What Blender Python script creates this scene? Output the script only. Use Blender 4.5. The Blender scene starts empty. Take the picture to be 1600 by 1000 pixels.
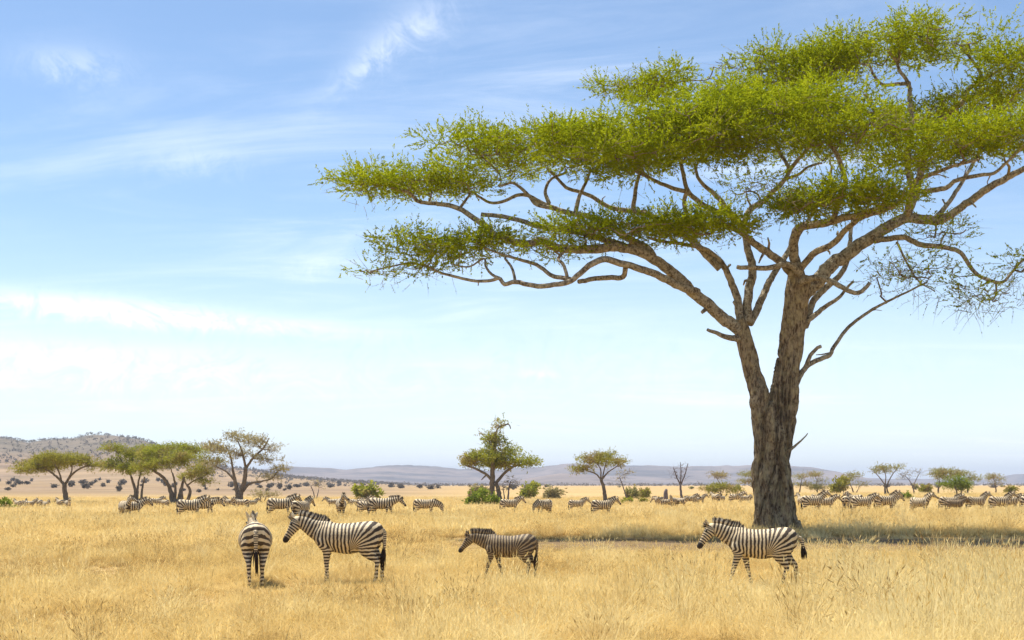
import bpy, math, random
import numpy as np
from mathutils import Vector, Matrix

R = math.radians
rng = np.random.default_rng(7)
random.seed(7)
scene = bpy.context.scene
COL = scene.collection

# ------------------------------------------------------------------ camera
F, CX, HY, CAMZ = 2222.0, 800.0, 757.0, 2.0     # focal length in photo pixels, centre, horizon row, eye height
cam = bpy.data.cameras.new('camera')
cam.lens = 50.0; cam.sensor_width = 36.0
cam.shift_y = (HY - 500.0) / 1600.0
cam.clip_start = 0.1; cam.clip_end = 60000
camo = bpy.data.objects.new('camera', cam); COL.objects.link(camo)
camo.location = (0, 0, CAMZ); camo.rotation_euler = (R(90), 0, 0)
scene.camera = camo

# ------------------------------------------------------------------ sky and sun
SUN = Vector((-0.30, 0.26, 0.91)).normalized()
w = bpy.data.worlds.new('World'); scene.world = w; w.use_nodes = True
nt = w.node_tree; nt.nodes.clear()
def N(nt, t, **kw):
    n = nt.nodes.new(t)
    for k, v in kw.items():
        if k.startswith('i_'):
            n.inputs[k[2:].replace('_', ' ')].default_value = v
        else:
            setattr(n, k, v)
    return n
def mth(nt, op, a, b=None, c=None, clamp=False):
    n = nt.nodes.new('ShaderNodeMath'); n.operation = op; n.use_clamp = clamp
    for i, v in enumerate((a, b, c)):
        if v is None: continue
        if isinstance(v, (int, float)): n.inputs[i].default_value = v
        else: nt.links.new(v, n.inputs[i])
    return n.outputs[0]
def mixc(nt, f, a, b, blend='MIX'):
    n = nt.nodes.new('ShaderNodeMix'); n.data_type = 'RGBA'; n.blend_type = blend
    for i, v in ((0, f), (6, a), (7, b)):
        if isinstance(v, (int, float)): n.inputs[i].default_value = v
        elif isinstance(v, tuple): n.inputs[i].default_value = v if len(v) == 4 else (*v, 1)
        else: nt.links.new(v, n.inputs[i])
    return n.outputs[2]
def ramp(nt, v, lo, hi, smooth=True):
    n = nt.nodes.new('ShaderNodeMapRange'); n.interpolation_type = 'SMOOTHSTEP' if smooth else 'LINEAR'
    n.inputs[1].default_value = lo; n.inputs[2].default_value = hi
    nt.links.new(v, n.inputs[0]); return n.outputs[0]
def noise(nt, vec, scale, detail=3, rough=0.55, dist=0.0):
    n = nt.nodes.new('ShaderNodeTexNoise'); n.inputs['Scale'].default_value = scale
    n.inputs['Detail'].default_value = detail; n.inputs['Roughness'].default_value = rough
    n.inputs['Distortion'].default_value = dist
    if vec is not None: nt.links.new(vec, n.inputs['Vector'])
    return n.outputs['Fac']
sky = N(nt, 'ShaderNodeTexSky', sky_type='NISHITA', sun_disc=False, sun_elevation=math.asin(SUN.z),
        sun_rotation=math.atan2(SUN.x, SUN.y), altitude=1500, air_density=1.0, dust_density=0.55, ozone_density=1.5)
tc = N(nt, 'ShaderNodeTexCoord')
sep = N(nt, 'ShaderNodeSeparateXYZ'); nt.links.new(tc.outputs['Generated'], sep.inputs[0])
dx, dy, dz = sep.outputs
den = mth(nt, 'ADD', mth(nt, 'MAXIMUM', dz, 0.0), 0.10)
comb = N(nt, 'ShaderNodeCombineXYZ')
nt.links.new(mth(nt, 'DIVIDE', dx, den), comb.inputs[0]); nt.links.new(mth(nt, 'DIVIDE', dy, den), comb.inputs[1])
mp = N(nt, 'ShaderNodeMapping'); nt.links.new(comb.outputs[0], mp.inputs[0])
mp.inputs['Rotation'].default_value = (0, 0, R(-24)); mp.inputs['Scale'].default_value = (0.55, 1.3, 1); mp.inputs['Location'].default_value = (3.1, 1.7, 0)
wisp = noise(nt, mp.outputs[0], 1.3, 10, 0.66, 1.4)
big = noise(nt, comb.outputs[0], 0.45, 3, 0.5, 0.2)
cl = mth(nt, 'MULTIPLY', ramp(nt, wisp, 0.42, 0.85), mth(nt, 'MULTIPLY', ramp(nt, big, 0.34, 0.66), 0.60))
# single cirrus streaks: (direction x/y, z/y, angle, half length, half width, strength)
ux = mth(nt, 'DIVIDE', dx, mth(nt, 'MAXIMUM', dy, 0.02)); uz = mth(nt, 'DIVIDE', dz, mth(nt, 'MAXIMUM', dy, 0.02))
fine = noise(nt, tc.outputs['Generated'], 30, 9, 0.72, 2.2)
def streak(px, py, ang, L, W, s):
    global cl
    a = mth(nt, 'SUBTRACT', ux, (px - CX) / F); b = mth(nt, 'SUBTRACT', uz, (HY - py) / F)
    ca, sa = math.cos(R(ang)), math.sin(R(ang))
    p = mth(nt, 'DIVIDE', mth(nt, 'ADD', mth(nt, 'MULTIPLY', a, ca), mth(nt, 'MULTIPLY', b, sa)), L / F)
    q = mth(nt, 'DIVIDE', mth(nt, 'SUBTRACT', mth(nt, 'MULTIPLY', b, ca), mth(nt, 'MULTIPLY', a, sa)), W / F)
    q = mth(nt, 'ADD', q, mth(nt, 'MULTIPLY', mth(nt, 'SUBTRACT', fine, 0.5), 2.4))
    r2 = mth(nt, 'ADD', mth(nt, 'MULTIPLY', p, p), mth(nt, 'MULTIPLY', q, q))
    g = mth(nt, 'MULTIPLY', mth(nt, 'EXPONENT', mth(nt, 'MULTIPLY', r2, -1.0)), mth(nt, 'MULTIPLY', ramp(nt, fine, 0.22, 0.78), s * 1.25))
    g = mth(nt, 'MULTIPLY', g, mth(nt, 'GREATER_THAN', dy, 0.05))
    cl = mth(nt, 'ADD', cl, g)
streak(585, 85, 38, 95, 20, 0.30); streak(640, 40, 42, 90, 50, 0.18); streak(115, 95, -6, 85, 28, 0.28)
streak(305, 245, 0, 85, 28, 0.18); streak(130, 478, -5, 230, 20, 0.8); streak(60, 560, -3, 420, 40, 0.7); streak(330, 500, -4, 260, 16, 0.4); streak(500, 415, 3, 60, 20, 0.22)
streak(840, 585, -3, 22, 6, 0.45); streak(960, 560, 0, 500, 60, 0.2)
veil = mth(nt, 'MULTIPLY', ramp(nt, mth(nt, 'ABSOLUTE', dz), 0.20, 0.0), mth(nt, 'ADD', 0.30, mth(nt, 'MULTIPLY', big, 0.55)))
cl = mth(nt, 'MINIMUM', cl, 0.8)
hsv = N(nt, 'ShaderNodeHueSaturation'); hsv.inputs['Saturation'].default_value = 1.0; hsv.inputs['Value'].default_value = 1.0
nt.links.new(sky.outputs[0], hsv.inputs['Color'])
tinted = mixc(nt, 1.0, hsv.outputs[0], (1.0, 1.04, 1.05), 'MULTIPLY')
skyc = mixc(nt, cl, mixc(nt, veil, tinted, (7.1, 7.6, 8.3)), (8.8, 9.1, 9.6))
bg = N(nt, 'ShaderNodeBackground'); bg.inputs['Strength'].default_value = 0.105
nt.links.new(skyc, bg.inputs['Color'])
out = N(nt, 'ShaderNodeOutputWorld'); nt.links.new(bg.outputs[0], out.inputs['Surface'])

sl = bpy.data.lights.new('sun', 'SUN'); sl.energy = 4.8; sl.angle = R(0.53); sl.color = (1.0, 0.95, 0.86)
so = bpy.data.objects.new('sun', sl); COL.objects.link(so); so.rotation_euler = SUN.to_track_quat('Z', 'Y').to_euler()
so.location = (0, 0, 100)

scene.view_settings.view_transform = 'Standard'; scene.view_settings.look = 'None'
scene.view_settings.gamma = 1.0; scene.view_settings.exposure = 0.62; scene.view_settings.use_curve_mapping = False
cy = scene.cycles
cy.max_bounces = 4; cy.diffuse_bounces = 2; cy.glossy_bounces = 1; cy.transmission_bounces = 3; cy.volume_bounces = 0; cy.transparent_max_bounces = 8
cy.use_denoising = True
try: cy.denoiser = 'OPENIMAGEDENOISE'
except Exception: pass
cy.caustics_reflective = False; cy.caustics_refractive = False
cy.sample_clamp_indirect = 6.0

# ------------------------------------------------------------------ numeric helpers
def sst(a, b, x):
    t = np.clip((np.asarray(x, float) - a) / (b - a), 0, 1); return t * t * (3 - 2 * t)
def vnoise(x, y, seed=0):
    """smooth 2-D value noise, vectorised, -1..1"""
    x = np.asarray(x, float); y = np.asarray(y, float)
    xi = np.floor(x).astype(np.int64); yi = np.floor(y).astype(np.int64)
    fx = x - xi; fy = y - yi; fx = fx * fx * (3 - 2 * fx); fy = fy * fy * (3 - 2 * fy)
    def h(a, b):
        n = (a * 374761393 + b * 668265263 + seed * 1442695041) & 0xffffffff
        n = ((n ^ (n >> 13)) * 1274126177) & 0xffffffff
        return ((n ^ (n >> 16)) & 0xffff) / 32767.5 - 1
    return (h(xi, yi) * (1 - fx) + h(xi + 1, yi) * fx) * (1 - fy) + (h(xi, yi + 1) * (1 - fx) + h(xi + 1, yi + 1) * fx) * fy
def fbm(x, y, o=4, seed=0):
    s = 0; a = 1.0; t = 0
    for k in range(o):
        s = s + a * vnoise(np.asarray(x) * 2 ** k, np.asarray(y) * 2 ** k, seed + k); t += a; a *= 0.5
    return s / t
LEFT_SKY = np.array([(-1400, 730), (-700, 705), (-250, 694), (-80, 690), (0, 687), (17, 688), (44, 693), (66, 689), (94, 687), (122, 684), (141, 678),
                     (180, 680), (219, 685), (239, 691), (300, 712), (336, 727), (395, 732), (453, 743), (560, 752), (660, 757), (800, 757), (4000, 757)], float)
def ground_z(x, y):
    """height of the plain: level near the camera, a shallow dip beyond 60 m, a hill rising on the left"""
    x = np.asarray(x, float); y = np.asarray(y, float)
    r = np.hypot(x, y); u = np.where(y > 0.05 * r, x / np.maximum(y, 1e-6), np.sign(x) * 20)
    dip = np.interp(r, [0, 55, 75, 95, 140, 185, 260, 400, 600, 1000, 2500], [0, 0, .06, .24, .72, 1.1, 1.35, 1.2, .8, .2, 0])
    lat = 1 - 0.75 * sst(0.06, 0.2, u)
    z = -dip * lat
    z = z + 0.05 * fbm(x * .12, y * .12, 3, 3) * sst(4, 15, r)
    pxs = CX + F * np.clip(u, -3, 3)
    ang = (HY - np.interp(pxs, LEFT_SKY[:, 0], LEFT_SKY[:, 1])) / F
    t = np.clip((y - 330) / (2400 - 330), 0, 1)
    prof = 0.16 * t + 0.84 * sst(0.42, 1.0, t)
    back = 1 - sst(2500, 4200, y)
    bump = 1 + 0.10 * fbm(x * .006, y * .006, 4, 11) * sst(0.3, 0.8, t)
    z = z + np.where(y > 0, ang * 2400 * prof * back * bump, 0)
    return z
def gz(x, y): return float(ground_z(x, y))
def W(px, py, d): return Vector(((px - CX) * d / F, d, CAMZ + (HY - py) * d / F))
def PX(px, d):
    x = (px - CX) * d / F
    return Vector((x, d, gz(x, d)))

class Geo:
    def __init__(s): s.V = []; s.T = []; s.Q = []; s.A = []; s.n = 0
    def add(s, V, T=None, Q=None, a=None):
        V = np.asarray(V, float).reshape(-1, 3)
        s.V.append(V)
        if T is not None and len(T): s.T.append(np.asarray(T, np.int64).reshape(-1, 3) + s.n)
        if Q is not None and len(Q): s.Q.append(np.asarray(Q, np.int64).reshape(-1, 4) + s.n)
        s.A.append(np.zeros(len(V)) if a is None else np.broadcast_to(np.asarray(a, float), (len(V),)))
        s.n += len(V)
    def mesh(s, name, origin=(0, 0, 0), smooth=True, attr='tint'):
        V = np.concatenate(s.V) - np.asarray(origin)
        T = np.concatenate(s.T) if s.T else np.zeros((0, 3), np.int64)
        Q = np.concatenate(s.Q) if s.Q else np.zeros((0, 4), np.int64)
        me = bpy.data.meshes.new(name)
        me.vertices.add(len(V)); me.vertices.foreach_set('co', V.astype(np.float32).ravel())
        me.loops.add(T.size + Q.size); me.loops.foreach_set('vertex_index', np.concatenate([T.ravel(), Q.ravel()]).astype(np.int32))
        me.polygons.add(len(T) + len(Q))
        st = np.concatenate([np.arange(len(T)) * 3, T.size + np.arange(len(Q)) * 4]).astype(np.int32)
        me.polygons.foreach_set('loop_start', st)
        me.polygons.foreach_set('use_smooth', np.full(len(T) + len(Q), smooth))
        me.update(calc_edges=True)
        at = me.attributes.new(attr, 'FLOAT', 'POINT'); at.data.foreach_set('value', np.concatenate(s.A).astype(np.float32))
        return me
def link(name, me, mat=None, parent=None, loc=None):
    o = bpy.data.objects.new(name, me); COL.objects.link(o)
    if mat is not None and me is not None and not me.materials: me.materials.append(mat)
    if parent is not None: o.parent = parent
    if loc is not None: o.location = loc
    return o
def tag(o, label=None, cat=None, group=None, kind=None):
    if label: o['label'] = label
    if cat: o['category'] = cat
    if group: o['group'] = group
    if kind: o['kind'] = kind
    return o
def copy_tree(o, parent=None):
    c = o.copy(); COL.objects.link(c); c.parent = parent
    for ch in o.children: copy_tree(ch, c)
    return c
def frames(P):
    P = np.asarray(P, float); k = len(P)
    t = np.gradient(P, axis=0); t /= np.maximum(np.linalg.norm(t, axis=1, keepdims=True), 1e-9)
    ref = np.array([0, 1, 0.]) if abs(t[0, 1]) < 0.9 else np.array([1, 0, 0.])
    n = np.cross(t[0], ref); n /= np.linalg.norm(n)
    Ns = [n]
    for i in range(1, k):
        n = n - t[i] * np.dot(n, t[i]); l = np.linalg.norm(n)
        n = n / l if l > 1e-6 else Ns[-1]
        Ns.append(n)
    Ns = np.array(Ns); return t, Ns, np.cross(t, Ns)
def tube(P, rad, n=6, cap=True, lump=0.0, seed=0):
    P = np.asarray(P, float); k = len(P); rad = np.asarray(rad, float)
    t, A, B = frames(P)
    th = np.arange(n) * 2 * np.pi / n
    rr = rad[:, None] * np.ones((1, n))
    if lump:
        L = np.concatenate([[0], np.cumsum(np.linalg.norm(np.diff(P, axis=0), axis=1))])
        rr = rr * (1 + lump * fbm(np.cos(th)[None, :] * 1.3 + L[:, None] * .9 + seed, np.sin(th)[None, :] * 1.3 + L[:, None] * .5, 3, seed))
    V = P[:, None, :] + rr[..., None] * (np.cos(th)[None, :, None] * A[:, None, :] + np.sin(th)[None, :, None] * B[:, None, :])
    i = np.arange(k - 1)[:, None] * n; j = np.arange(n)[None, :]; j2 = (j + 1) % n
    Q = np.stack([i + j, i + j2, i + n + j2, i + n + j], -1).reshape(-1, 4)
    V = V.reshape(-1, 3); T = None
    if cap:
        V = np.vstack([V, P[-1], P[0]])
        e = (k - 1) * n
        T = np.vstack([np.stack([e + np.arange(n), e + (np.arange(n) + 1) % n, np.full(n, len(V) - 2)], 1),
                       np.stack([(np.arange(n) + 1) % n, np.arange(n), np.full(n, len(V) - 1)], 1)])
    return V, T, Q
def spline(P, step, *vals):
    """Catmull-Rom through P (and through per-point values), resampled about every step metres"""
    P = np.asarray(P, float); X = np.column_stack([P] + [np.asarray(v, float) for v in vals])
    E = np.vstack([2 * X[0] - X[1], X, 2 * X[-1] - X[-2]]); outp = []
    for i in range(1, len(E) - 2):
        m = max(2, int(np.linalg.norm(E[i + 1, :3] - E[i, :3]) / step) + 1)
        for t in np.arange(m) / m:
            p0, p1, p2, p3 = E[i - 1:i + 3]
            outp.append(.5 * (2 * p1 + (p2 - p0) * t + (2 * p0 - 5 * p1 + 4 * p2 - p3) * t * t + (3 * p1 - p0 - 3 * p2 + p3) * t ** 3))
    outp.append(X[-1]); outp = np.array(outp)
    return outp[:, :3], [outp[:, 3 + i] for i in range(len(vals))]

# ------------------------------------------------------------------ materials
def mat(name):
    m = bpy.data.materials.new(name); m.use_nodes = True
    nt = m.node_tree; nt.nodes.clear()
    o = nt.nodes.new('ShaderNodeOutputMaterial'); return m, nt, o
def principled(nt, o, col, rough=0.85, bump=None, bstr=0.3, bdist=0.05, spec=0.2):
    b = nt.nodes.new('ShaderNodeBsdfPrincipled'); b.inputs['Roughness'].default_value = rough
    b.inputs['Specular IOR Level'].default_value = spec
    if isinstance(col, tuple): b.inputs['Base Color'].default_value = (*col, 1)
    else: nt.links.new(col, b.inputs['Base Color'])
    if bump is not None:
        bn = nt.nodes.new('ShaderNodeBump'); bn.inputs['Strength'].default_value = bstr; bn.inputs['Distance'].default_value = bdist
        nt.links.new(bump, bn.inputs['Height']); nt.links.new(bn.outputs[0], b.inputs['Normal'])
    nt.links.new(b.outputs[0], o.inputs['Surface']); return b
def leaf_mat(name, a, b, trans=0.45, dry=None, pnoise=0.5):
    m, nt, o = mat(name)
    at = N(nt, 'ShaderNodeAttribute', attribute_name='tint')
    geo = N(nt, 'ShaderNodeNewGeometry')
    c = mixc(nt, at.outputs['Fac'], a, b)
    if dry is not None:
        c = mixc(nt, ramp(nt, noise(nt, geo.outputs['Position'], pnoise, 3), .5, .68), c, dry)
    d = N(nt, 'ShaderNodeBsdfDiffuse'); t = N(nt, 'ShaderNodeBsdfTranslucent')
    nt.links.new(c, d.inputs[0]); nt.links.new(c, t.inputs[0])
    mx = N(nt, 'ShaderNodeMixShader'); mx.inputs[0].default_value = trans
    nt.links.new(d.outputs[0], mx.inputs[1]); nt.links.new(t.outputs[0], mx.inputs[2]); nt.links.new(mx.outputs[0], o.inputs[0])
    return m
def bark_mat(name, a, b, c, sc=1.0, bstr=0.8, blotch=.4, grain=.22):
    m, nt, o = mat(name)
    geo = N(nt, 'ShaderNodeNewGeometry')
    mp = N(nt, 'ShaderNodeMapping'); mp.inputs['Scale'].default_value = (1, 1, grain); nt.links.new(geo.outputs['Position'], mp.inputs[0])
    n1 = noise(nt, mp.outputs[0], 11 * sc, 6, .65, .6); n2 = noise(nt, geo.outputs['Position'], 3.0 * sc, 5, .65); n3 = noise(nt, mp.outputs[0], 22 * sc, 4, .6, .3)
    col = mixc(nt, ramp(nt, n1, .38, .62), a, b)
    col = mixc(nt, mth(nt, 'MULTIPLY', ramp(nt, n2, .42, .70), blotch), col, c)
    h = mth(nt, 'ADD', n1, mth(nt, 'MULTIPLY', n3, .5))
    principled(nt, o, col, .9, h, bstr, .10 / sc)
    return m
M = {}
M['bark'] = bark_mat('acacia_bark', (.10, .068, .040), (.40, .31, .195), (.60, .49, .26), 1.0, 1.0, .55, .3)
M['bark_limb'] = bark_mat('limb_bark', (.125, .092, .06), (.50, .425, .30), (.70, .61, .43), 1.0, .9, .6, .8)
M['bark_far'] = bark_mat('grey_bark', (.12, .088, .06), (.26, .205, .14), (.34, .27, .18), .6, .5)
M['bark_dead'] = bark_mat('dead_wood', (.13, .105, .10), (.24, .205, .19), (.30, .26, .23), .6, .5)
M['leaf'] = leaf_mat('acacia_leaf', (.215, .275, .007), (.45, .475, .016), .57)
M['leaf_green'] = leaf_mat('bright_green_leaf', (.17, .23, .025), (.33, .37, .055), .5)
M['leaf_olive'] = leaf_mat('olive_leaf', (.25, .25, .035), (.42, .38, .065), .52, (.38, .28, .10), .35)
M['leaf_mix'] = leaf_mat('half_dry_leaf', (.25, .28, .03), (.43, .42, .06), .5, (.38, .30, .11), .3)
M['leaf_dry'] = leaf_mat('dry_leaf', (.34, .29, .13), (.50, .43, .20), .4, (.28, .22, .11), .35)
M['leaf_pale'] = leaf_mat('pale_leaf', (.28, .28, .09), (.46, .42, .17), .45, (.42, .31, .15), .35)
M['leaf_dark'] = leaf_mat('grey_green_scrub', (.165, .15, .122), (.24, .205, .168), .25)

# grass
def grass_material():
    m, nt, o = mat('dry_grass')
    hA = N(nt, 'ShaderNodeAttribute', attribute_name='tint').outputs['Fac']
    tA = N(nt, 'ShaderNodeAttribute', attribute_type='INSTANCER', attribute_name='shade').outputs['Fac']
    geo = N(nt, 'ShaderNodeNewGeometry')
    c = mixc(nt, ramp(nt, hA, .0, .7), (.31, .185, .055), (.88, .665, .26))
    c = mixc(nt, ramp(nt, tA, .35, 1.0, False), c, (.91, .78, .43))
    c = mixc(nt, ramp(nt, tA, .32, .0, False), c, (.27, .165, .065))
    n1 = noise(nt, geo.outputs['Position'], .45, 4, .6)
    c = mixc(nt, mth(nt, 'MULTIPLY', ramp(nt, n1, .52, .72), .5), c, (.60, .40, .13))
    d = N(nt, 'ShaderNodeBsdfDiffuse'); t = N(nt, 'ShaderNodeBsdfTranslucent')
    nt.links.new(c, d.inputs[0]); nt.links.new(c, t.inputs[0])
    mx = N(nt, 'ShaderNodeMixShader'); mx.inputs[0].default_value = .48
    nt.links.new(d.outputs[0], mx.inputs[1]); nt.links.new(t.outputs[0], mx.inputs[2]); nt.links.new(mx.outputs[0], o.inputs[0])
    return m
M['grass'] = grass_material()
def ground_material():
    m, nt, o = mat('savanna_ground')
    geo = N(nt, 'ShaderNodeNewGeometry')
    hill = N(nt, 'ShaderNodeAttribute', attribute_name='tint').outputs['Fac']
    p = geo.outputs['Position']
    mp = N(nt, 'ShaderNodeMapping'); mp.inputs['Scale'].default_value = (.35, 1.0, 1.0); nt.links.new(p, mp.inputs[0])
    n1 = noise(nt, p, 3.5, 6, .7); n2 = noise(nt, mp.outputs[0], .05, 5, .6); n3 = noise(nt, mp.outputs[0], .006, 5, .6)
    c = mixc(nt, ramp(nt, n1, .3, .7), (.33, .21, .085), (.56, .385, .16))
    c = mixc(nt, mth(nt, 'MULTIPLY', ramp(nt, n2, .45, .7), .5), c, (.62, .46, .21))
    c = mixc(nt, mth(nt, 'MULTIPLY', ramp(nt, n3, .45, .65), .45), c, (.50, .31, .14))
    h = mixc(nt, ramp(nt, noise(nt, p, .012, 7, .65), .35, .65), (.18, .125, .082), (.32, .22, .14))
    h = mixc(nt, mth(nt, 'MULTIPLY', ramp(nt, noise(nt, p, .06, 5, .6), .5, .7), .55), h, (.16, .135, .088))
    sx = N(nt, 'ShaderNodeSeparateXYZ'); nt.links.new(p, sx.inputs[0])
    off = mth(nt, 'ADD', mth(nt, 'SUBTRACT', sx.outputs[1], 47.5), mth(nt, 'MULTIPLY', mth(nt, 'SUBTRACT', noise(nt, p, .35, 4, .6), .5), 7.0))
    soil_shade = mth(nt, 'MULTIPLY', ramp(nt, mth(nt, 'ABSOLUTE', off), 7.0, 4.0), mth(nt, 'MULTIPLY', ramp(nt, sx.outputs[0], -4, 2), ramp(nt, sx.outputs[0], 40, 33)))
    c = mixc(nt, mth(nt, 'MULTIPLY', soil_shade, .85), c, (.16, .105, .055))  # dark trampled soil, also painted in to deepen the acacia's shade band
    zz = N(nt, 'ShaderNodeSeparateXYZ'); nt.links.new(p, zz.inputs[0])
    top = mixc(nt, ramp(nt, noise(nt, p, .02, 6, .65), .38, .62), (.115, .10, .07), (.19, .155, .11))
    h = mixc(nt, mth(nt, 'MULTIPLY', ramp(nt, zz.outputs[2], 22, 55), .85), h, top)
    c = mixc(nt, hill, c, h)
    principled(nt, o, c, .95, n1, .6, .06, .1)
    return m
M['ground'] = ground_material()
def ridge_material(name, a, b, c):
    m, nt, o = mat(name)
    p = N(nt, 'ShaderNodeNewGeometry').outputs['Position']
    col = mixc(nt, ramp(nt, noise(nt, p, .0022, 8, .68, .5), .38, .62), a, b)
    col = mixc(nt, mth(nt, 'MULTIPLY', ramp(nt, noise(nt, p, .012, 6, .65), .5, .68), .7), col, c)
    principled(nt, o, col, .95, None, spec=.05)
    return m
M['ridge'] = ridge_material('dry_far_hill', (.115, .105, .105), (.25, .20, .175), (.075, .072, .068))

# zebra coat: stripes follow the 'phase' attribute baked on each body
def coat(name, white, black, width, foalbrown=0.0):
    m, nt, o = mat(name)
    ph = N(nt, 'ShaderNodeAttribute', attribute_name='phase').outputs['Fac']
    dk = N(nt, 'ShaderNodeAttribute', attribute_name='dark').outputs['Fac']
    tcn = N(nt, 'ShaderNodeTexCoord')
    n1 = noise(nt, tcn.outputs['Object'], 4.5, 3, .5)
    n2 = noise(nt, tcn.outputs['Object'], 14, 3, .55)
    p = mth(nt, 'ADD', ph, mth(nt, 'MULTIPLY', mth(nt, 'SUBTRACT', n1, .5), .75))
    p = mth(nt, 'ADD', p, mth(nt, 'MULTIPLY', mth(nt, 'SUBTRACT', n2, .5), .28))
    s = mth(nt, 'SINE', mth(nt, 'MULTIPLY', p, 2 * math.pi))
    k = ramp(nt, s, width - .2, width + .2)
    wc = mixc(nt, ramp(nt, n1, .35, .7), white, tuple(v * q for v, q in zip(white, (.92, .86, .76))))
    c = mixc(nt, k, wc, black)
    c = mixc(nt, dk, c, (.028, .021, .018))
    c = mixc(nt, mth(nt, 'MULTIPLY', ramp(nt, noise(nt, tcn.outputs['Object'], 2.6, 5, .65), .42, .72), .22), c, (.34, .235, .13))
    hair = noise(nt, tcn.outputs['Object'], 90, 2, .5)
    principled(nt, o, c, .62, hair, .25, .01, .25)
    return m
M['coat'] = coat('zebra_coat', (.79, .65, .42), (.058, .040, .027), -.10)
M['coat_foal'] = coat('foal_coat', (.40, .30, .17), (.075, .050, .030), -.30)
m, nt_, o_ = mat('dark_hair'); principled(nt_, o_, (.035, .024, .018), .7); M['hair'] = m
m, nt_, o_ = mat('foal_hair'); principled(nt_, o_, (.055, .034, .022), .7); M['hair_foal'] = m
m, nt_, o_ = mat('eye'); principled(nt_, o_, (.008, .006, .005), .15, spec=.5); M['eye'] = m

# ------------------------------------------------------------------ ground sheet
def build_ground():
    rad = np.concatenate([[0.5], np.geomspace(3, 16000, 210)])
    th = np.concatenate([np.linspace(-28, 28, 360), np.linspace(28, 332, 110)[1:-1]]) * np.pi / 180
    n = len(th)
    X = rad[:, None] * np.sin(th); Y = rad[:, None] * np.cos(th)
    Z = ground_z(X, Y)
    V = np.stack([X, Y, Z], -1).reshape(-1, 3)
    i = np.arange(len(rad) - 1)[:, None] * n; j = np.arange(n)[None, :]; j2 = (j + 1) % n
    Q = np.stack([i + j, i + n + j, i + n + j2, i + j2], -1).reshape(-1, 4)
    V = np.vstack([V, [[0, 0, 0]]]); T = np.stack([np.full(n, len(V) - 1), np.arange(n), (np.arange(n) + 1) % n], 1)
    u = V[:, 0] / np.maximum(V[:, 1], 1)
    hl = sst(300, 460, V[:, 1]) * sst(.0, -.12, u) * (V[:, 1] > 0)
    hl = np.clip(hl * (0.75 + .35 * fbm(V[:, 0] * .01, V[:, 1] * .004, 3, 5)) , 0, 1)
    hl = np.maximum(hl, sst(6, 25, V[:, 2]))
    g = Geo(); g.add(V, T[:, ::-1], Q, hl)
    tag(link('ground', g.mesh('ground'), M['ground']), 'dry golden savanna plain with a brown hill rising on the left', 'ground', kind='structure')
build_ground()

def build_ridge(name, sky, d, depth, label, seed, rough=.12):
    sky = np.array(sky, float)
    pxs = np.linspace(sky[0, 0], sky[-1, 0], 420); xs = (pxs - CX) / F * d
    hgt = (HY - np.interp(pxs, sky[:, 0], sky[:, 1])) / F * d
    hgt = hgt + fbm(pxs * .06, pxs * 0, 4, seed) * 1.3 / F * d
    ts = np.linspace(-1, 1, 34)
    X = xs[:, None] + 0 * ts; Y = d + ts[None, :] * depth + 0 * xs[:, None]
    prof = (1 - np.abs(ts)) ** 1.25
    g2 = fbm(X * .0016 + Y * .0004, Y * .0009, 5, seed + 9)
    Z = CAMZ + (hgt[:, None]) * prof * (1 + rough * 6 * g2 * (1 - prof)) - 6 * (1 - prof)
    n = len(ts); V = np.stack([X, Y, Z], -1).reshape(-1, 3)
    i = np.arange(len(xs) - 1)[:, None] * n; j = np.arange(n - 1)[None, :]
    Q = np.stack([i + j, i + n + j, i + n + j + 1, i + j + 1], -1).reshape(-1, 4)
    g = Geo(); g.add(V, None, Q)
    tag(link(name, g.mesh(name), M['ridge']), label, 'hills', kind='structure')
build_ridge('far_hills', [(250, 757), (330, 742), (400, 733), (455, 728), (490, 729), (545, 733), (600, 727), (640, 725), (700, 730), (760, 734), (846, 728), (885, 723), (930, 725),
             (1000, 726), (1050, 728), (1130, 727), (1190, 726), (1250, 728), (1275, 731), (1300, 740), (1320, 748), (1360, 757)], 6500, 1800, 'hazy blue long range of hills on the horizon', 21)
build_ridge('far_hills', [(1200, 757), (1290, 749), (1340, 746), (1400, 748), (1470, 747), (1540, 750), (1570, 746), (1592, 740), (1640, 737), (1760, 733), (1950, 738), (2200, 757)], 8200, 1800, 'low hazy hills behind the right-hand trees', 33)
build_ridge('far_hills', [(740, 757), (800, 752), (840, 745), (870, 740), (900, 739.5), (930, 743), (965, 751), (1020, 757)], 3600, 900, 'brown rocky spur in front of the far hills', 45, .2)
build_ridge('far_hills', [(-1500, 757), (-1200, 735), (-800, 728), (-300, 726), (150, 730), (420, 734), (520, 745), (600, 757)], 9000, 1500, 'faint blue hills beyond the brown hill', 57)

# ------------------------------------------------------------------ trees
def leaves(g, C, D, L, Wd, tint):
    """kite-shaped leaves at C along D"""
    n = len(C)
    r = rng.normal(size=(n, 3)); s = np.cross(D, r); s /= np.maximum(np.linalg.norm(s, axis=1, keepdims=True), 1e-6)
    L = np.broadcast_to(L, (n,))[:, None]; Wd = np.broadcast_to(Wd, (n,))[:, None]
    V = np.stack([C, C + D * L * .5 + s * Wd * .5, C + D * L, C + D * L * .5 - s * Wd * .5], 1).reshape(-1, 3)
    g.add(V, None, np.arange(4 * n).reshape(-1, 4), np.repeat(np.clip(tint, 0, 1), 4))
def unit(v): return v / np.maximum(np.linalg.norm(v, axis=-1, keepdims=True), 1e-9)
class Skeleton:
    """nodes that new branches may start from"""
    def __init__(s): s.P = np.zeros((0, 3)); s.R = np.zeros(0)
    def add(s, P, r): s.P = np.vstack([s.P, P]); s.R = np.concatenate([s.R, r])
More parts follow.
